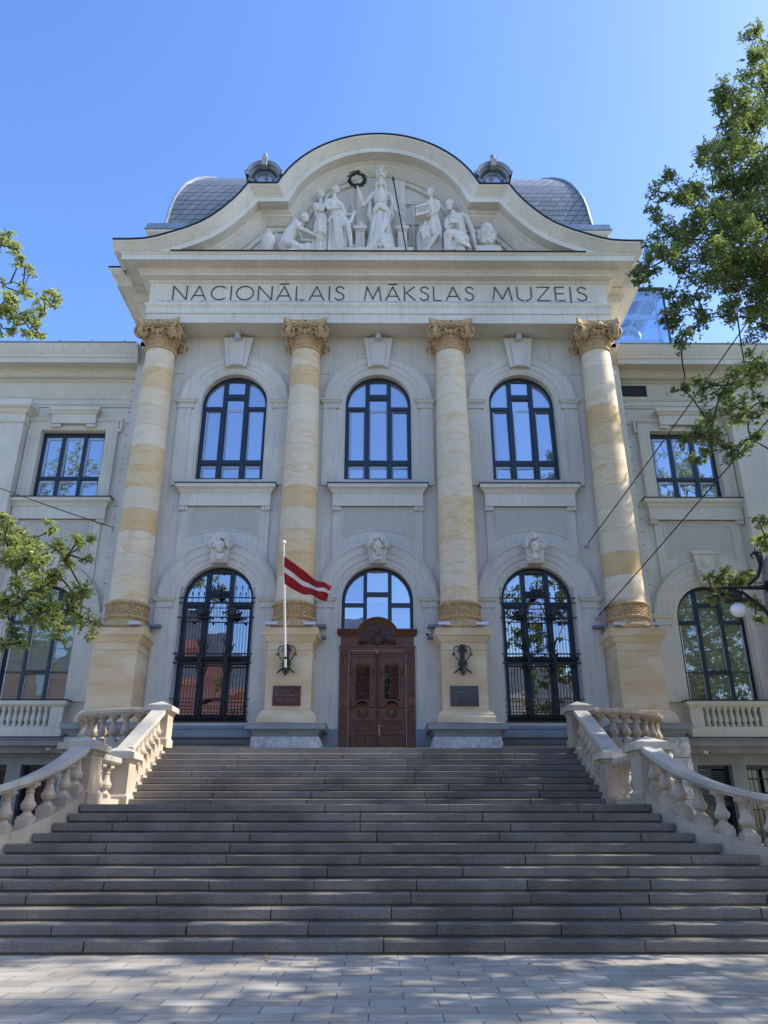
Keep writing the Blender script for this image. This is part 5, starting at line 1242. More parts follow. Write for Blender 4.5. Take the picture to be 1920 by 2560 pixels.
# seated bearded man
e=fig('seated_man_statue','statue of a bearded man seated with a book on his draped lap',P3(985,541))
b=MB(); head(b,Cx(605),Cy(400),10,-.7,.2,beard=True,d=.15,seed=13)
cap(b,c3((645,480,.1,6),(670,520,.08,8))); cap(b,c3((580,600,.1,8),(690,550,.08,10),(820,540,.05,9))); cap(b,c3((700,620,.12,17),(730,700,.12,15.5),(760,800,.1,15)))
cap(b,c3((640,610,.28,7),(645,612,.28,7))); cap(b,c3((760,590,.28,7),(765,590,.28,7)))
cap(b,c3((840,545,.05,8),(905,660,.05,7),(950,760,.08,6),(975,880,.12,4.6),(985,940,.14,3.8))); hand(b,Cx(985),Cy(975),.16,4,-85)
cap(b,c3((570,620,.14,7),(560,720,.24,6),(580,790,.34,5),(620,770,.42,3.8))); hand(b,Cx(640),Cy(752),.44,3.8,30)
remeshed(b,'body',M['sculpt'],e)
d=MB(); cap(d,c3((800,860,.1,13),(640,880,.36,13),(580,900,.44,11),(580,1080,.3,11))); cap(d,c3((820,880,.1,12),(800,960,.36,12),(740,1000,.44,12),(760,1090,.3,12))); cap(d,c3((880,1000,.1,8),(880,1090,.1,8)))
for q in range(10): cap(d,c3((560+q*8,850+q*8,.52,2.2),(680+q*12,930+q*14,.56,2.4),(840+q*8,930+q*14,.36,2.2)))
for q in range(6): cap(d,c3((520+q*26,930,.50-.02*q,2),(530+q*30,1090,.42,2.3)))
remeshed(d,'draped_robe',M['sculpt'],e)
bk=MB(); c=P3(Cx(655),Cy(730),.54); bk.box(c[0]-.13,c[0]+.13,c[1]-.04,c[1]+.04,c[2]-.12,c[2]+.10); o=bk.build('book',M['sculpt'],e)
# colossal head
e=fig('colossal_head_statue','oversized bearded stone head on a block at the right end of the pediment',P3(1050,541))
b=MB(); head(b,Cx(1160),Cy(790),20,0,0,hair=False,beard=True,d=.15,seed=21)
rnd=random.Random(5)
for q in range(60):
    s_=rnd.choice((-1,1)); cap(b,c3((1160+s_*rnd.uniform(88,128),rnd.uniform(760,880),rnd.uniform(0,.15),rnd.uniform(2.6,4.4))))
for q in range(30): cap(b,c3((1160+rnd.uniform(-80,80),rnd.uniform(860,970),rnd.uniform(.15,.3),rnd.uniform(3,4.6))))
cap(b,c3((1160,930,.05,14),(1160,1010,.05,13)))
remeshed(b,'head',M['sculpt'],e,.028)
q=MB(); q.box(fx(Cx(985),530),fx(Cx(1360),530),22.15,22.85,fz(541),fz(Cy(1012))); q.build('block',M['sculpt'],e)
# carved leaves in the two corners
for s_,px in ((-1,552),(1,1083)):
    lf=MB(); rnd=random.Random(3+s_)
    for q in range(26):
        x=fx(px,535)+rnd.uniform(-.34,.34); z=20.85+rnd.uniform(0,.42)*(1-(abs(x-fx(px,535)+s_*.34))/.9); a=rnd.uniform(20,160)
        lf.tube([(x,22.7,z),(x+.10*math.cos(R(a)),22.64,z+.10*math.sin(R(a))),(x+.2*math.cos(R(a+20)),22.68,z+.2*math.sin(R(a+20)))],[.02,.045,.01],5)
    lf.build('laurel_relief',M['sculpt'],mus,smooth=50)

# keystone masks
def mask(cx,kind):
    k=MB(); k.xz([(cx-.25,9.40),(cx+.25,9.40),(cx+.31,9.9),(cx+.40,9.95),(cx+.40,10.10)]+[(cx+.33*math.cos(R(a)),10.12+.30*math.sin(R(a))) for a in range(10,171,16)]+[(cx-.40,10.10),(cx-.40,9.95),(cx-.31,9.9)],YW-.30,YW)
    ks=k.build('keystone_plate',M['sculpt'],mus)
    b=MB(); y=YW-.34; rnd=random.Random(kind+40); t=(.12,0,-.14)[kind]; r=.165
    c=(cx,y,9.93)
    b.ball(c,(r,.17,.235),16,12)
    def at(s,o,z): return (c[0]+s+t*.55*(o/.17),c[1]-o,c[2]+z)
    b.tube([at(0,.15,.06),at(0,.225,-.03)],[.022,.034],8); b.tube([at(-.035,.19,-.035),at(.035,.19,-.035)],.022,6)
    for s_ in (-1,1): b.tube([at(s_*.02,.165,.06),at(s_*.11,.13,.065)],[.022,.018],6); b.ball(at(s_*.062,.14,.025),.022,8,6); b.ball(at(s_*.08,.115,-.05),.05,8,6)
    b.tube([at(-.04,.165,-.095),at(.04,.165,-.095)],.016,6); b.tube([at(-.03,.165,-.12),at(.03,.165,-.12)],.014,6); b.ball(at(0,.14,-.18),.05,8,6)
    n=90
    for q in range(n):
        a=rnd.uniform(-20,200); rr=rnd.uniform(.17,.29); b.ball(at(rr*math.cos(R(a)),rnd.uniform(0,.15),.06+rr*1.15*math.sin(R(a))),rnd.uniform(.028,.05),7,5)
    if kind==1:
        for q in range(60): s_=rnd.uniform(-.17,.17); z=rnd.uniform(-.48,-.14); b.ball(at(s_*(1+.3*z),.16-.4*abs(s_)+.1*z,z),rnd.uniform(.025,.042),7,5)
        for s_ in (-1,1): b.tube([at(s_*.01,.2,-.07),at(s_*.07,.18,-.11),at(s_*.13,.14,-.19)],[.03,.028,.015],6)
    else:
        for q in range(34): s_=rnd.uniform(-.22,.22); z=-.24-.22*rnd.random(); b.tube([at(s_,.08,z),at(s_*.6+.05,.13,z-.03),at(s_*.3-.05,.08,z+.01)],[.02,.032,.015],5)
    remeshed(b,'carved_mask',M['sculpt'],ks,.016,2)
for kind,cx in enumerate(BX): mask(cx,kind)

# ------------------------------------------------------------------ small fittings
for i,cx in enumerate(BX):
    d=MB(); d.lathe([(.10,-.30),(.115,-.30),(.115,0),(0,0)],(cx,23.42,18.22),18); o=d.build('downlight',M['alu'],None,smooth=40); tag(o,'small cylindrical downlight under the soffit above the {} upper window'.format(('left','middle','right')[i]),'light',group='downlights under the portico soffit')
    l_=MB(); l_.lathe([(0,-.285),(.095,-.285),(.095,-.28),(0,-.28)],(cx,23.42,18.22),16); l_.build('lens',M['dark'],o); 
    bpy.context.view_layer.update()
def place(o): return o
for i,cx in enumerate(CXS):
    for s_ in (-1,1):
        f=MB(); x=cx+s_*.57; f.box(x-.17,x+.17,22.36,22.60,7.09,7.155); f.box(x-.18,x+.18,22.33,22.37,7.075,7.165)
        o=f.build('floodlight',M['alu'],None); tag(o,'flat grey floodlight on the {} corner of the {} pedestal'.format('left' if s_<0 else 'right',('leftmost','flagpole','right hand plaque','rightmost')[i]),'floodlight',group='floodlights on the column pedestals')
        g_=MB(); g_.box(x-.03,x+.03,22.45,22.5,7.04,7.10); g_.build('stand',M['grey'],o)
wlab=['beside the left grilled window','upper one of two left of the door','lower one of two left of the door','upper one of two right of the door','lower one of two right of the door','beside the right grilled window']
for (x,z),lb in zip(((-6.95,7.33),(-1.77,7.33),(-1.76,6.98),(1.74,7.33),(1.735,6.98),(6.93,7.32)),wlab):
    b=MB(); b.box(x-.17,x+.17,YW-.34,YW-.09,z-.05,z+.03); o=b.build('wall_light',M['grey'],None); tag(o,'slim slate grey wall light '+lb,'light',group='slim wall lights')
def camera_thing(x,y,z,dx,label):
    b=MB(); b.tube([(x,y,z),(x+dx*.30,y-.22,z-.10)],.055,10); o=b.build('security_camera',M['white'],None,smooth=40); tag(o,label,'camera',group='security cameras')
    a=MB(); a.tube([(x,y,z),(x-dx*.06,y+.10,z+.10)],.02,6); a.build('bracket',M['grey'],o)
    a=MB(); a.tube([(x+dx*.30,y-.22,z-.10),(x+dx*.307,y-.225,z-.1025)],.048,10); a.build('lens',M['dark'],o)
camera_thing(1.66,23.6,7.12,-.35,'white security camera between the door and the right plaque pedestal')
camera_thing(10.02,24.9,3.72,.8,'white security camera under the right basement ledge')
camera_thing(-10.0,24.9,3.80,-.8,'white security camera under the left basement ledge')
# name plaques
def plaque(x0,x1,z0,z1,m,lines,label):
    b=MB(); b.box(x0,x1,22.612,22.645,z0,z1); o=b.build('plaque',m,None); tag(o,label,'plaque')
    t=MB()
    for txt,z,h,wd in lines:
        c=(x0+x1)/2; lettering(t,txt,c-wd/2,c+wd/2,z,h,22.612,th=.13,dep=.004)
    t.build('plaque_text',M['plql'],o)
plaque(-3.03,-2.22,4.75,5.32,M['plq'],[('LATVIJAS',5.14,.05,.24),('NACIONĀLAIS MĀKSLAS',5.03,.055,.66),('MUZEJS',4.88,.085,.56)],'polished brown plaque with Latvian museum name on the flagpole pedestal')
plaque(2.13,2.95,4.74,5.32,M['plq2'],[('THE LATVIAN NATIONAL',5.12,.055,.70),('MUSEUM',4.97,.085,.62),('OF ART',4.86,.05,.24)],'polished black plaque with English museum name on right pedestal')
def bracket(x,label):
    e=empty('iron_bracket',(x,22.6,6.05),label=label,cat='bracket',group='wrought iron flag brackets')
    b=MB(); y=22.58
    b.box(x-.07,x+.07,y-.04,22.66,5.78,6.42); b.tube([(x,y-.03,6.45),(x,y-.08,6.52)],[.07,.03],8); b.tube([(x,y,5.80),(x,y-.12,5.70),(x,y-.16,5.60)],[.10,.09,.03],8)
    b.build('socket',M['iron'],e,smooth=40)
    for s_ in (-1,1):
        c=MB(); c.tube([(x+s_*.05,y-.02,5.98),(x+s_*.18,y-.05,6.12),(x+s_*.25,y-.06,6.28),(x+s_*.24,y-.06,6.40),(x+s_*.16,y-.05,6.48),(x+s_*.08,y-.03,6.44)],.018,6); c.ball((x+s_*.275,y-.06,6.22),.035,8,6)
        c.tube([(x+s_*.04,y-.02,5.88),(x+s_*.13,y-.05,5.78),(x+s_*.26,y-.06,5.68)],[.03,.03,.022],6)
        for z in (5.93,6.34):
            for a in (-25,15,50): c.tube([(x+s_*.05,y-.02,z),(x+s_*(.05+.12*math.cos(R(a))),y-.06,z+.12*math.sin(R(a)))],[.022,.008],5)
        c.tube([(x+s_*.02,y-.04,6.4),(x+s_*.09,y-.08,6.52)],[.03,.012],5)
        c.build('scroll',M['iron'],e,smooth=50)
bracket(-2.67,'black wrought iron scroll bracket holding the flagpole'); bracket(2.52,'empty black wrought iron scroll bracket above the black plaque')
fp=empty('flagpole',(-2.66,22.33,5.72),label='slanted white flagpole with a ball tip',cat='flagpole')
A=Vector((-2.66,22.36,5.70)); B=Vector((-2.70,20.85,9.06)); b=MB(); b.tube([A,B],[.038,.024],12); b.build('pole',M['white'],fp,smooth=40)
b=MB(); b.ball(B+Vector((0,-.01,.06)),.062,14,10); b.build('ball_tip',M['white'],fp,smooth=60); b=MB(); b.tube([A+(B-A)*.10,A+(B-A)*.115],.055,10); b.tube([A-(B-A)*.0,A+(B-A)*.03],.058,10); b.build('pole_clamp',M['iron'],fp)
me=bpy.data.meshes.new('flag'); nu,nv=40,20; vs=[];fs=[];mi=[]
U=(B-A).normalized(); T=B-U*.33
for j in range(nv+1):
    for i in range(nu+1):
        u,v=i/nu,j/nv
        h0=T-U*(.80*v)
        base=Vector((1.42*u,-.05*u,-.95*u-.22*u*(1-u)))
        squeeze=1-.50*u**1.1
        p=Vector((T.x,T.y,T.z))+base+(h0-T)*squeeze+Vector((-.16*u*v,0,0))
        wv=.05*math.sin(u*7.5+v*2.6)*(.3+u)+.035*math.sin(u*17-v*3)*u
        p+=Vector((0,-wv*1.6,wv*.45)); vs.append(p)
for j in range(nv):
    for i in range(nu): fs.append((j*(nu+1)+i,j*(nu+1)+i+1,(j+1)*(nu+1)+i+1,(j+1)*(nu+1)+i)); mi.append(1 if 8<=j<12 else 0)
me.from_pydata(vs,[],fs); me.materials.append(M['red']); me.materials.append(M['fwhite']); me.polygons.foreach_set('material_index',mi); me.polygons.foreach_set('use_smooth',[True]*len(fs))
fo=bpy.data.objects.new('flag',me); COL.objects.link(fo); so_=fo.modifiers.new('t','SOLIDIFY'); so_.thickness=.006
tag(fo,'carmine flag with a white middle stripe blowing from the pole','flag')

for k_ in ('red','fwhite'):
    n_=M[k_].node_tree.nodes; l_=M[k_].node_tree.links; b_=n_['Principled BSDF']; t_=n_.new('ShaderNodeBsdfTranslucent'); t_.inputs[0].default_value=(.45,.03,.04,1) if k_=='red' else (.7,.68,.64,1)
    m_=n_.new('ShaderNodeMixShader'); m_.inputs[0].default_value=.3; l_.new(b_.outputs[0],m_.inputs[1]); l_.new(t_.outputs[0],m_.inputs[2]); l_.new(m_.outputs[0],n_['Material Output'].inputs['Surface'])
# tension cables
def cable(a,b,sag,r,label):
    pts=[Vector(a).lerp(Vector(b),t/16)-Vector((0,0,sag*4*(t/16)*(1-t/16))) for t in range(17)]
    c=MB(); c.tube(pts,r,5); o=c.build('cable',M['metal'],None); tag(o,label,'cable',group='span wires anchored in the facade')
    k=MB(); k.ball(a,.06,8,6); k.box(a[0]-.05,a[0]+.05,a[1]-.02,a[1]+.30,a[2]-.03,a[2]+.03); k.build('wall_anchor',M['alu'],o)
cable((6.85,23.5,10.05),(12.1,13.2,17.1),.15,.018,'upper taut dark cable rising from beside the right grilled window')
cable((6.93,23.5,7.62),(12.3,10.2,14.2),.15,.018,'lower taut dark cable rising from the right bay towards the lamp')
cable((-9.1,24.5,11.0),(-12.2,15.0,9.9),.10,.016,'dark cable anchored in the left corner of the facade')

# lamp post
lp=empty('lamp_post',(10.2,18.0,0),label='tapering concrete lamp post with a wrought iron bracket and white globe',cat='lamp post')
b=MB(); b.lathe([(.98,0),(.60,7.55),(.60,7.60),(.0,8.25)],(10.15,18.0,0),8,R(22.5)); b.build('post',M['pole'],lp)
b=MB()
b.tube([(9.62,18,6.95),(9.2,18,6.93),(8.7,18,6.94),(8.3,18,6.92)],[.07,.05,.035,.02],7)
b.tube([(9.85,18,5.35),(9.65,18,5.9),(9.35,18,6.45),(8.95,18,6.80),(8.55,18,6.92)],[.05,.045,.04,.035,.03],7)
b.tube([(9.1,18,7.0),(9.38,18,7.22),(9.5,18,7.5),(9.48,18,7.75),(9.38,18,7.85),(9.30,18,7.76),(9.36,18,7.68)],[.04,.04,.05,.05,.035,.03,.02],7)
for q in range(3): a=R(70+q*25); b.tube([(9.50,18,7.55),(9.52+.10*math.cos(a),18,7.75),(9.50+.16*math.cos(a),18,7.93)],[.05,.05,.008],5)
b.tube([(9.55,18,7.0),(9.8,18,7.08),(10.1,17.7,7.25)],[.10,.13,.12],8); b.tube([(9.55,18,6.9),(9.72,18,6.7),(9.78,18,6.55),(9.66,18,6.5)],[.06,.05,.04,.03],6)
b.tube([(9.9,18,5.6),(9.7,18,5.4),(9.62,18,5.6),(9.72,18,5.7)],[.05,.045,.035,.03],6); b.tube([(9.9,18,5.5),(9.8,18,5.15),(9.72,18,4.9)],[.06,.05,.015],6)
for s_ in (-1,1): b.tube([(8.75,18,6.9),(8.75+s_*.12,18,6.84),(8.75+s_*.14,18,6.74),(8.75+s_*.05,18,6.72)],.018,5)
b.build('scroll_arm',M['iron'],lp,smooth=50)
b=MB(); b.lathe([(.03,.34),(.05,.30),(.05,.24),(.10,.22),(.14,.18),(.28,.12),(.29,.10),(.12,.08),(0,.08)],(8.75,18,6.50),20); b.build('lamp_shade',M['iron'],lp,smooth=40)
b=MB(); b.ball((8.75,18,6.38),(.185,.185,.185),24,16); b.build('globe',M['globe'],lp,smooth=60)

# glazed stair tower behind the right wing
gt_=empty('glass_tower',(11.5,31,18),label='blue glazed rooftop tower behind the right wing',cat='glass tower')
b=MB(); b.box(8.6,13.6,30,33.5,18,25.35); b.build('glazing',M['tglass'],gt_)
M['steel']=mat('pale_steel',(.50,.55,.60),None,.4,metal=.3)
b=MB()
for x in (8.9,11.0,13.3): 
    for y in (30.3,33.2): b.box(x-.06,x+.06,y-.06,y+.06,18,25.2)
for z in (19.5,21.2,22.6,24.0,25.1):
    b.box(8.9,13.3,30.24,30.36,z-.10,z+.10); b.box(8.9,13.3,33.14,33.26,z-.1,z+.1)
    for x in (9.5,10.6,11.7,12.8): b.box(x-.06,x+.06,30.3,33.2,z-.08,z+.08)
for k,(x0,x1,z0,z1) in enumerate(((9.2,12.6,21.2,22.6),(12.8,9.6,22.6,24.0),(9.6,12.8,24.0,25.1),(12.8,9.2,19.5,21.2))):
    b.tube([(x0,31.5,z0),(x1,31.5,z1)],.14,6)
b.tube([(12.1+.5*math.cos(R(a)),31.0,23.4+.5*math.sin(R(a))) for a in range(0,361,20)],.07,6)
b.build('inner_steelwork',M['steel'],gt_)
b=MB(); b.box(13.56,13.64,29.96,30.04,18,25.4); b.box(8.5,13.7,29.9,33.6,25.351,25.45); b.box(10.98,11.02,29.97,29.999,18,25.35); b.build('corner_trim',M['metal'],gt_)

# ------------------------------------------------------------------ trees
def tree(name,label,base,clumps,trunk_r,hubs,leafm,rosette,rs,leaf_len,seed,group=None,twig=True):
    rnd=random.Random(seed); nr=np.random.default_rng(seed)
    e=empty(name,base,label=label,cat='tree',group=group)
    tb=MB(); top=hubs[0]
    def curve(a,b,r0,r1,n=7,wob=.25,sag=0):
        a=Vector(a); b=Vector(b); L=(b-a).length
        o=[Vector((rnd.uniform(-1,1),rnd.uniform(-1,1),rnd.uniform(-1,1)))*L*wob*.3 for _ in range(2)]
        pts=[]; 
        for k in range(n+1):
            t=k/n; p=a.lerp(b,t)+o[0]*math.sin(math.pi*t)+o[1]*math.sin(2*math.pi*t)*.5; pts.append(p)
        return pts,[r0+(r1-r0)*k/n for k in range(n+1)]
    p,r=curve(base,top,trunk_r,trunk_r*.75,8,.06); tb.tube(p,r,12)
    nodes=[(Vector(top),trunk_r*.6)]
    for h in hubs[1:]:
        h=Vector(h); par=min(nodes,key=lambda q:(q[0]-h).length); p,r=curve(par[0],h,par[1]*.8,max(.05,par[1]*.45),8,.3); tb.tube(p,r,8)
        for k in (3,5,8): nodes.append((p[k],r[k]))
    tips=[]
    for (x,y,z,rad) in sorted(clumps,key=lambda c:min((Vector(c[:3])-n_[0]).length for n_ in nodes)):
        c=Vector((x,y,z)); par=min(nodes,key=lambda q:(q[0]-c).length)
        p,r=curve(par[0],c,max(.02,min(.06,par[1]*.5)),.014,6,.35); tb.tube(p,r,5,cap=False); nodes.append((p[3],r[3])); nodes.append((p[-1],.03))
        n=max(6,int(rosette*rad**2)); subs=[]
        for k in range(max(4,int(9*rad))):
            d=Vector((rnd.gauss(0,1),rnd.gauss(0,1),rnd.gauss(0,.8))).normalized()*rad*rnd.uniform(.45,.8); s_=c+d; subs.append(s_)
            if twig: q,rr=curve(c,s_,.012,.006,3,.5); tb.tube(q,rr,4,cap=False)
        for k in range(n):
            s_=rnd.choice(subs); d=Vector((rnd.gauss(0,1),rnd.gauss(0,1),rnd.gauss(0,.8)))
            t=s_+d.normalized()*rad*rnd.uniform(.08,.55); tips.append(t)
            if twig and rnd.random()<.4: tb.tube([s_,s_.lerp(t,.5)+Vector((0,0,.02)),t],[.005,.004,.003],3,cap=False)
    tb.build('trunk',M['bark'],e,smooth=60,fixn=False)
    # leaves: whorls of lobed blades at every twig tip
    T=np.array([tuple(t) for t in tips]); m=rs; N=len(T)*m
    C=np.repeat(T,m,axis=0)+nr.normal(0,leaf_len*.22,(N,3))
    D=nr.normal(0,1,(N,3)); D[:,2]=D[:,2]*.55-.1; D/=np.linalg.norm(D,axis=1)[:,None]
    up=np.tile([0,0,1.0],(N,1))+nr.normal(0,.45,(N,3)); S=np.cross(D,up); S/=np.linalg.norm(S,axis=1)[:,None]; Nn=np.cross(S,D)
    L=leaf_len*nr.uniform(.55,1.35,(N,1))
    sh=[(0,0,0),(.30,.16,.02),(.42,.11,.03),(.66,.27,.03),(.80,.15,.0),(1.0,0,-.06),(.80,-.15,.0),(.66,-.27,.03),(.42,-.11,.03),(.30,-.16,.02)]
    V=np.stack([C+D*(a*L)+S*(b_*L)+Nn*(c_*L) for a,b_,c_ in sh],axis=1).reshape(-1,3); k=len(sh)
    me=bpy.data.meshes.new('crown'); me.vertices.add(len(V)); me.vertices.foreach_set('co',V.ravel()); me.loops.add(N*k); me.polygons.add(N)
    me.loops.foreach_set('vertex_index',np.arange(N*k,dtype=np.int32)); me.polygons.foreach_set('loop_start',np.arange(0,N*k,k,dtype=np.int32)); me.polygons.foreach_set('loop_total',np.full(N,k,dtype=np.int32)); me.update(calc_edges=True); me.validate()
    me.materials.append(leafm); o=bpy.data.objects.new('crown',me); COL.objects.link(o); o.parent=e; o.location=(-base[0],-base[1],-base[2])
    return N
CR= [(10.38, 14.31, 21.24, 0.32), (9.67, 13.97, 19.79, 0.34), (10.47, 14.73, 20.36, 0.41), (9.14, 14.1, 19.01, 0.33), (9.37, 13.87, 18.35, 0.43), (9.01, 14.74, 18.61, 0.34), (10.26, 16.09, 19.83, 0.49), (10.67, 15.78, 19.48, 0.48), (9.06, 15.69, 18.73, 0.3), (8.69, 14.28, 16.9, 0.38), (9.8, 15.1, 17.7, 0.51), (7.27, 14.42, 16.4, 0.24), (6.76, 14.15, 15.71, 0.23), (7.12, 13.98, 15.33, 0.31), (6.62, 14.26, 15.14, 0.21), (8.65, 16.11, 17.36, 0.35), (9.06, 15.86, 17.57, 0.41), (9.71, 15.8, 17.44, 0.53), (10.26, 15.78, 17.27, 0.47), (7.44, 14.2, 14.89, 0.41), (8.25, 14.51, 15.31, 0.47), (9.42, 15.33, 15.95, 0.5), (7.52, 15.6, 15.63, 0.34), (8.52, 15.92, 15.85, 0.46), (9.38, 15.99, 15.69, 0.51), (8.83, 13.93, 14.12, 0.35), (6.93, 15.28, 14.98, 0.27), (6.79, 15.45, 14.72, 0.22), (6.33, 15.02, 13.89, 0.24), (6.63, 14.16, 13.63, 0.35), (7.61, 14.93, 14.22, 0.42), (7.79, 13.93, 13.32, 0.39), (9.8, 16.13, 15.17, 0.45), (6.93, 15.95, 14.53, 0.28), (7.12, 15.12, 13.28, 0.31), (7.35, 14.48, 12.9, 0.3), (8.93, 16.06, 14.21, 0.39), (9.17, 15.19, 13.4, 0.37), (7.17, 15.99, 13.35, 0.22), (7.63, 15.9, 13.35, 0.27), (7.82, 15.02, 12.64, 0.26), (8.41, 14.78, 12.52, 0.3), (9.08, 15.26, 12.75, 0.31), (7.0, 14.82, 11.77, 0.2), (6.92, 14.12, 11.63, 0.19), (8.45, 14.49, 11.2, 0.24), (7.28, 15.81, 11.22, 0.21), (6.83, 13.81, 10.0, 0.27), (7.3, 13.82, 10.06, 0.27), (8.64, 15.33, 11.28, 0.35), (8.49, 14.43, 10.82, 0.24), (7.87, 15.09, 10.33, 0.29), (8.25, 14.93, 10.12, 0.34), (8.44, 14.59, 10.15, 0.24), (8.05, 16.29, 10.61, 0.31), (6.67, 14.21, 9.19, 0.23), (7.38, 14.77, 9.34, 0.28), (6.39, 14.23, 9.05, 0.16), (7.42, 15.34, 9.31, 0.24), (7.54, 14.42, 8.94, 0.27), (8.06, 14.63, 9.26, 0.23), (7.22, 15.64, 9.18, 0.17)]
CRL= [(10.27, 19.12, 9.07, 0.22), (10.51, 19.36, 8.76, 0.25), (10.51, 19.7, 8.62, 0.19), (8.55, 18.9, 7.48, 0.14), (8.91, 18.86, 7.56, 0.24), (9.33, 19.03, 7.48, 0.29), (9.95, 19.57, 7.59, 0.3), (9.09, 19.42, 7.29, 0.24), (9.39, 19.04, 7.11, 0.24), (9.75, 19.13, 6.89, 0.19), (8.62, 18.98, 6.97, 0.14), (10.01, 19.26, 6.68, 0.18), (9.63, 18.84, 6.33, 0.14)]
CL= [(-7.15, 13.82, 7.02, 0.12), (-7.15, 14.13, 6.89, 0.21), (-7.23, 14.23, 6.59, 0.24), (-6.75, 13.88, 6.59, 0.21), (-6.43, 14.24, 7.03, 0.12), (-6.03, 12.73, 5.93, 0.23), (-6.46, 13.16, 5.85, 0.26), (-6.53, 14.25, 6.21, 0.26), (-6.13, 13.94, 6.45, 0.14), (-5.52, 13.36, 6.43, 0.13), (-5.65, 14.21, 6.82, 0.11), (-5.42, 13.69, 6.17, 0.1), (-5.91, 14.01, 6.23, 0.16), (-5.63, 13.17, 5.65, 0.19), (-5.95, 13.01, 5.38, 0.23), (-6.47, 13.41, 5.43, 0.26), (-5.63, 12.92, 5.2, 0.19), (-5.43, 13.31, 5.4, 0.2), (-5.61, 14.24, 5.67, 0.09), (-5.44, 13.23, 5.11, 0.19), (-5.54, 12.72, 4.87, 0.16), (-5.92, 12.77, 4.95, 0.19), (-6.38, 12.97, 5.04, 0.19), (-5.58, 13.95, 5.08, 0.13), (-5.05, 13.28, 4.91, 0.13), (-4.9, 13.16, 4.62, 0.1), (-5.35, 12.86, 4.63, 0.12), (-6.36, 14.27, 5.09, 0.14), (-5.57, 13.38, 4.59, 0.09), (-6.27, 13.03, 4.63, 0.17), (-6.17, 12.79, 4.35, 0.12), (-6.0, 12.79, 4.41, 0.1)]
CLU= [(-8.59, 13.97, 14.18, 0.12), (-8.9, 14.78, 14.71, 0.12), (-8.22, 13.94, 13.71, 0.1), (-8.0, 13.77, 13.36, 0.08), (-8.43, 14.49, 13.72, 0.08), (-8.03, 14.1, 13.33, 0.1), (-8.55, 15.3, 14.18, 0.08), (-8.55, 13.9, 13.8, 0.1), (-8.75, 14.55, 13.27, 0.07), (-8.56, 14.94, 13.52, 0.08), (-8.06, 14.35, 12.91, 0.08), (-8.45, 15.28, 13.47, 0.09), (-8.22, 14.46, 12.89, 0.07), (-7.47, 14.09, 12.56, 0.06), (-7.48, 14.36, 12.85, 0.07), (-7.03, 13.76, 12.25, 0.1), (-7.26, 14.37, 12.61, 0.08), (-7.19, 14.1, 12.24, 0.07), (-8.12, 15.12, 13.14, 0.08), (-7.97, 15.03, 12.9, 0.1), (-7.59, 14.5, 12.32, 0.06), (-7.98, 13.75, 12.22, 0.13), (-8.33, 14.11, 12.4, 0.15), (-8.13, 14.09, 12.23, 0.11), (-8.2, 14.03, 11.95, 0.13), (-8.02, 14.07, 11.94, 0.08), (-8.66, 15.09, 12.37, 0.1), (-7.67, 13.93, 11.84, 0.11), (-7.38, 13.78, 11.69, 0.11), (-8.05, 15.18, 12.6, 0.1), (-7.87, 14.6, 11.98, 0.12), (-8.11, 15.28, 12.3, 0.1), (-7.48, 14.34, 11.66, 0.06), (-8.49, 15.14, 12.53, 0.1), (-8.58, 14.75, 11.98, 0.07)]
SHN=620

CR+=[(10.9,15.2,20.2,.45),(11.2,15,18.8,.6),(11.0,15.3,17.5,.7),(10.4,15,16.2,.7),(10.8,15.2,15.0,.8),(10.2,15.1,13.6,.8),(9.4,15.2,14.6,.7)]
CR=[(x,y,z,r*(1.6 if z>12 and x>7.5 else 1.25)) for x,y,z,r in CR]; CL=[(x,y,z,r*1.5) for x,y,z,r in CL]; CLU=[(x,y,z,r*1.6) for x,y,z,r in CLU]; CRL=[(x,y,z,r*1.2) for x,y,z,r in CRL]
n1=tree('oak_tree','large dark leaved oak reaching in from the right edge',(13.6,14.0,0),CR,.42,[(13.2,14.2,7.5),(10.8,15.4,11.5),(12.0,15.0,13.0),(9.2,15.2,12.6),(11.0,15.3,16.5),(9.8,15.0,15.5),(11.6,15.2,20.5),(9.0,15.2,8.6)],M['leaf'],420,6,.098,31)
n2=tree('oak_tree','small leafy bough hanging behind the globe lamp',(13.8,19.6,0),CRL,.3,[(13.0,19.4,6.5),(10.9,19.3,7.6),(11.0,19.3,8.8)],M['leafb'],460,6,.11,32)
n3=tree('oak_tree','sunlit light green oak reaching in from the left edge',(-10.6,13.5,0),CL+CLU,.38,[(-10.4,13.7,4.8),(-8.6,13.6,5.6),(-7.2,13.6,6.2),(-10.2,14.2,8.5),(-9.6,14.5,11.5),(-8.6,14.5,12.5)],M['leafb'],480,6,.10,33)
# crowns over the forecourt, mostly outside the picture, whose shade dapples paving and steps
rnd=random.Random(77); SH=[]
for k in range(1500):
    x=rnd.uniform(5.5,23); y=rnd.uniform(3.5,21.5); z=rnd.uniform(5.5,15.5)
    zc=y*.926+(z-1.57)*.378
    rad=rnd.uniform(.45,.85)
    if abs(x-.1)-rad-.4 < .515*zc: continue
    if y<11.5 and rnd.random()<.38: continue
    SH.append((x,y,z,rad))
SH=SH[:SHN]
HI=[(rnd.uniform(14.5,21.5),rnd.uniform(4,15),rnd.uniform(16.5,25),rnd.uniform(.6,.95)) for _ in range(70)]
HI=[c for c in HI if c[0]-.1-c[3]-.4>.515*(c[1]*.926+(c[2]-1.57)*.378)]
LO=[(-rnd.uniform(12.5,20),rnd.uniform(4,14),rnd.uniform(9,21),rnd.uniform(.6,.95)) for _ in range(90)]
LO=[c for c in LO if -c[0]-c[3]-.4>.515*(c[1]*.926+(c[2]-1.57)*.378)]
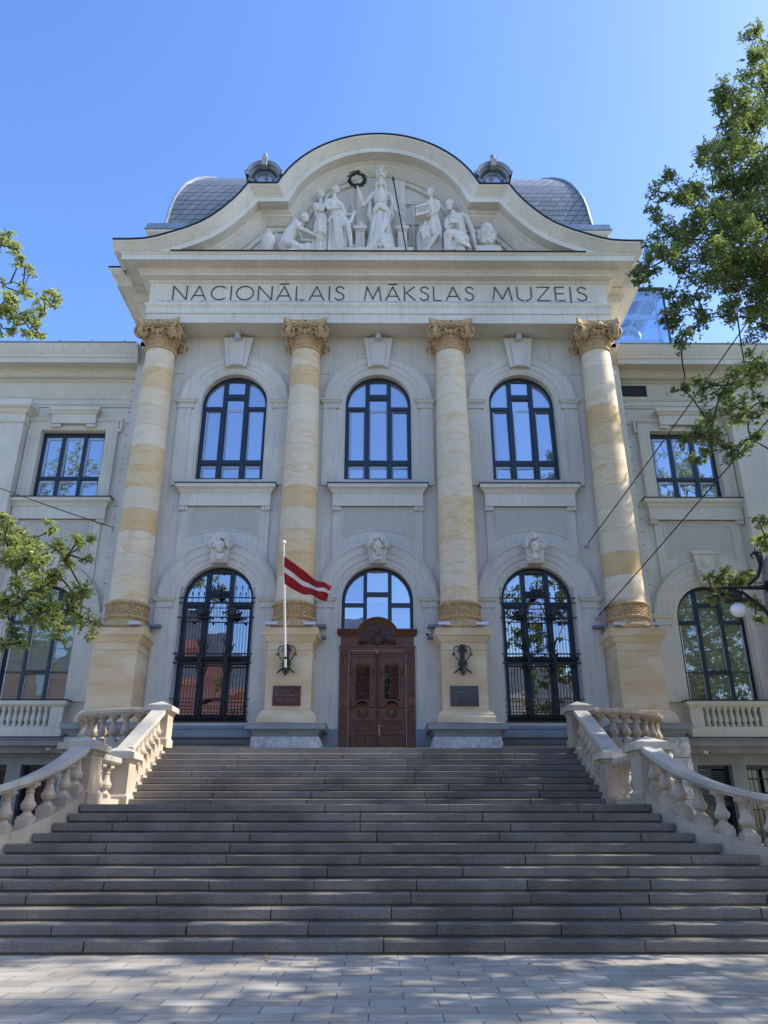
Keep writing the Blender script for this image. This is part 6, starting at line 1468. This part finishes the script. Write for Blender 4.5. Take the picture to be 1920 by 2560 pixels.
tree('oak_tree','broad oak just outside the left edge, mirrored in the left wing windows',(-15.5,8.5,0),LO,.45,[(-15.3,8.6,6.0),(-14.2,7.0,10),(-16.5,11,12),(-15,9,15),(-17,7,17)],M['leaf'],11,8,.28,36,twig=False)
SH+=HI
n4=tree('oak_tree','broad oak just outside the frame whose shade dapples the paving',(15.5,9.0,0),SH,.5,[(15.3,9.2,5.0),(12.5,7.5,8.5),(16,12,9),(13.5,10.5,10.5),(17,8,11),(14,15,10),(18,15,11),(19,11,9),(13,5.5,8.5),(17,9,16),(18,11,19),(17,7,20)],M['leaf'],11,8,.30,34,twig=False)
SK=[]
for k in range(150):
    x=rnd.uniform(14.5,25); y=rnd.uniform(22.4,24.2); z=rnd.uniform(9,27); rad=rnd.uniform(.5,.8)
    if (x-.1)-rad-.4 < .515*(y*.926+(z-1.57)*.378): continue
    SK.append((x,y,z,rad))
tree('oak_tree','tall oak beyond the right edge whose shade falls on the right column',(20,22.4,0),SK[:85],.4,[(20,22.5,8),(18,22.5,12),(21,22.5,15),(20,22.6,20)],M['leaf'],22,8,.22,35,twig=False)
print('SH',len(SH));print('leaves',n1,n2,n3,n4,len(SH))

# ------------------------------------------------------------------ houses across the street (seen reflected in the windows)
def house(name,label,x0,x1,y,h,m,roofh,stor,wn,seed):
    e=empty(name,((x0+x1)/2,y,0),label=label,cat='building')
    b=MB(); b.box(x0,x1,y-12,y,0,h); b.box(x0-.3,x1+.3,y-12.3,y+.45,h,h+.45)
    for k in range(1,stor): b.box(x0-.02,x1+.02,y,y+.12,h*k/stor-.12,h*k/stor+.12)
    b.build('wall',m,e)
    r=MB(); r.add([(x0,y,h+.45),(x1,y,h+.45),(x1,y-12,h+.45),(x0,y-12,h+.45),(x0+2,y-2.2,h+roofh),(x1-2,y-2.2,h+roofh),(x1-2,y-10,h+roofh),(x0+2,y-10,h+roofh)],[(0,1,5,4),(1,2,6,5),(2,3,7,6),(3,0,4,7),(4,5,6,7)]); r.build('roof',M['slateplain'],e)
    for j in range(stor):
        for k in range(wn):
            cx=x0+(x1-x0)*(k+.5)/wn; z=h*j/stor+1.0; f=MB(); f.box(cx-.75,cx+.75,y,y+.10,z-.15,z+.0); f.box(cx-.72,cx-.6,y,y+.08,z,z+2); f.box(cx+.6,cx+.72,y,y+.08,z,z+2); f.box(cx-.72,cx+.72,y,y+.1,z+2,z+2.18)
            w_=f.build('window',M['trim'],e); p=MB(); p.box(cx-.6,cx+.6,y+.0,y+.03,z,z+2); p.build('pane',M['glasslow'],w_)
house('apartment_house','pink rendered house with slate roof across the street, mirrored in the panes',-34,2.5,-20,14.2,M['pink'],3.6,4,8,1)
house('apartment_house','cream rendered house across the street, mirrored in the panes',4.5,32,-24,10.0,M['cream'],4.0,3,7,2)

# fallen leaves
rnd=random.Random(12); me=None
for k in range(16):
    if k<2: x,y,z=-3.45+.12*k,17.37,1.925
    elif k<6: x,y,z=rnd.uniform(-5,5),SY(1)+rnd.uniform(.1,.25),.165
    else: x,y,z=rnd.uniform(-5,5),rnd.uniform(10.6,11.3) if k<13 else rnd.uniform(8,10.5),.006
    if me is None:
        b=MB(); b.add([(0,0,0),(.03,.012,.008),(.07,.02,.0),(.10,0,.015),(.07,-.02,0),(.03,-.012,.008)],[(0,1,2,3,4,5)]); o=b.build('fallen_leaf',M['dryleaf'],None,fixn=False); me=o.data
    else: o=bpy.data.objects.new('fallen_leaf',me); COL.objects.link(o)
    o.location=(x,y,z+.004); o.rotation_euler=(rnd.uniform(-.2,.2),rnd.uniform(-.2,.2),rnd.uniform(0,6))
    tag(o,'small dry brown leaf lying on the {}'.format('landing of the stairs' if k<2 else 'bottom step' if k<6 else 'paving at the foot of the stairs' if k<13 else 'paving nearest the viewer'),'leaf',group='leaves on the landing' if k<2 else 'leaves on the bottom step' if k<6 else 'leaves at the foot of the stairs' if k<13 else 'leaves on the near paving')
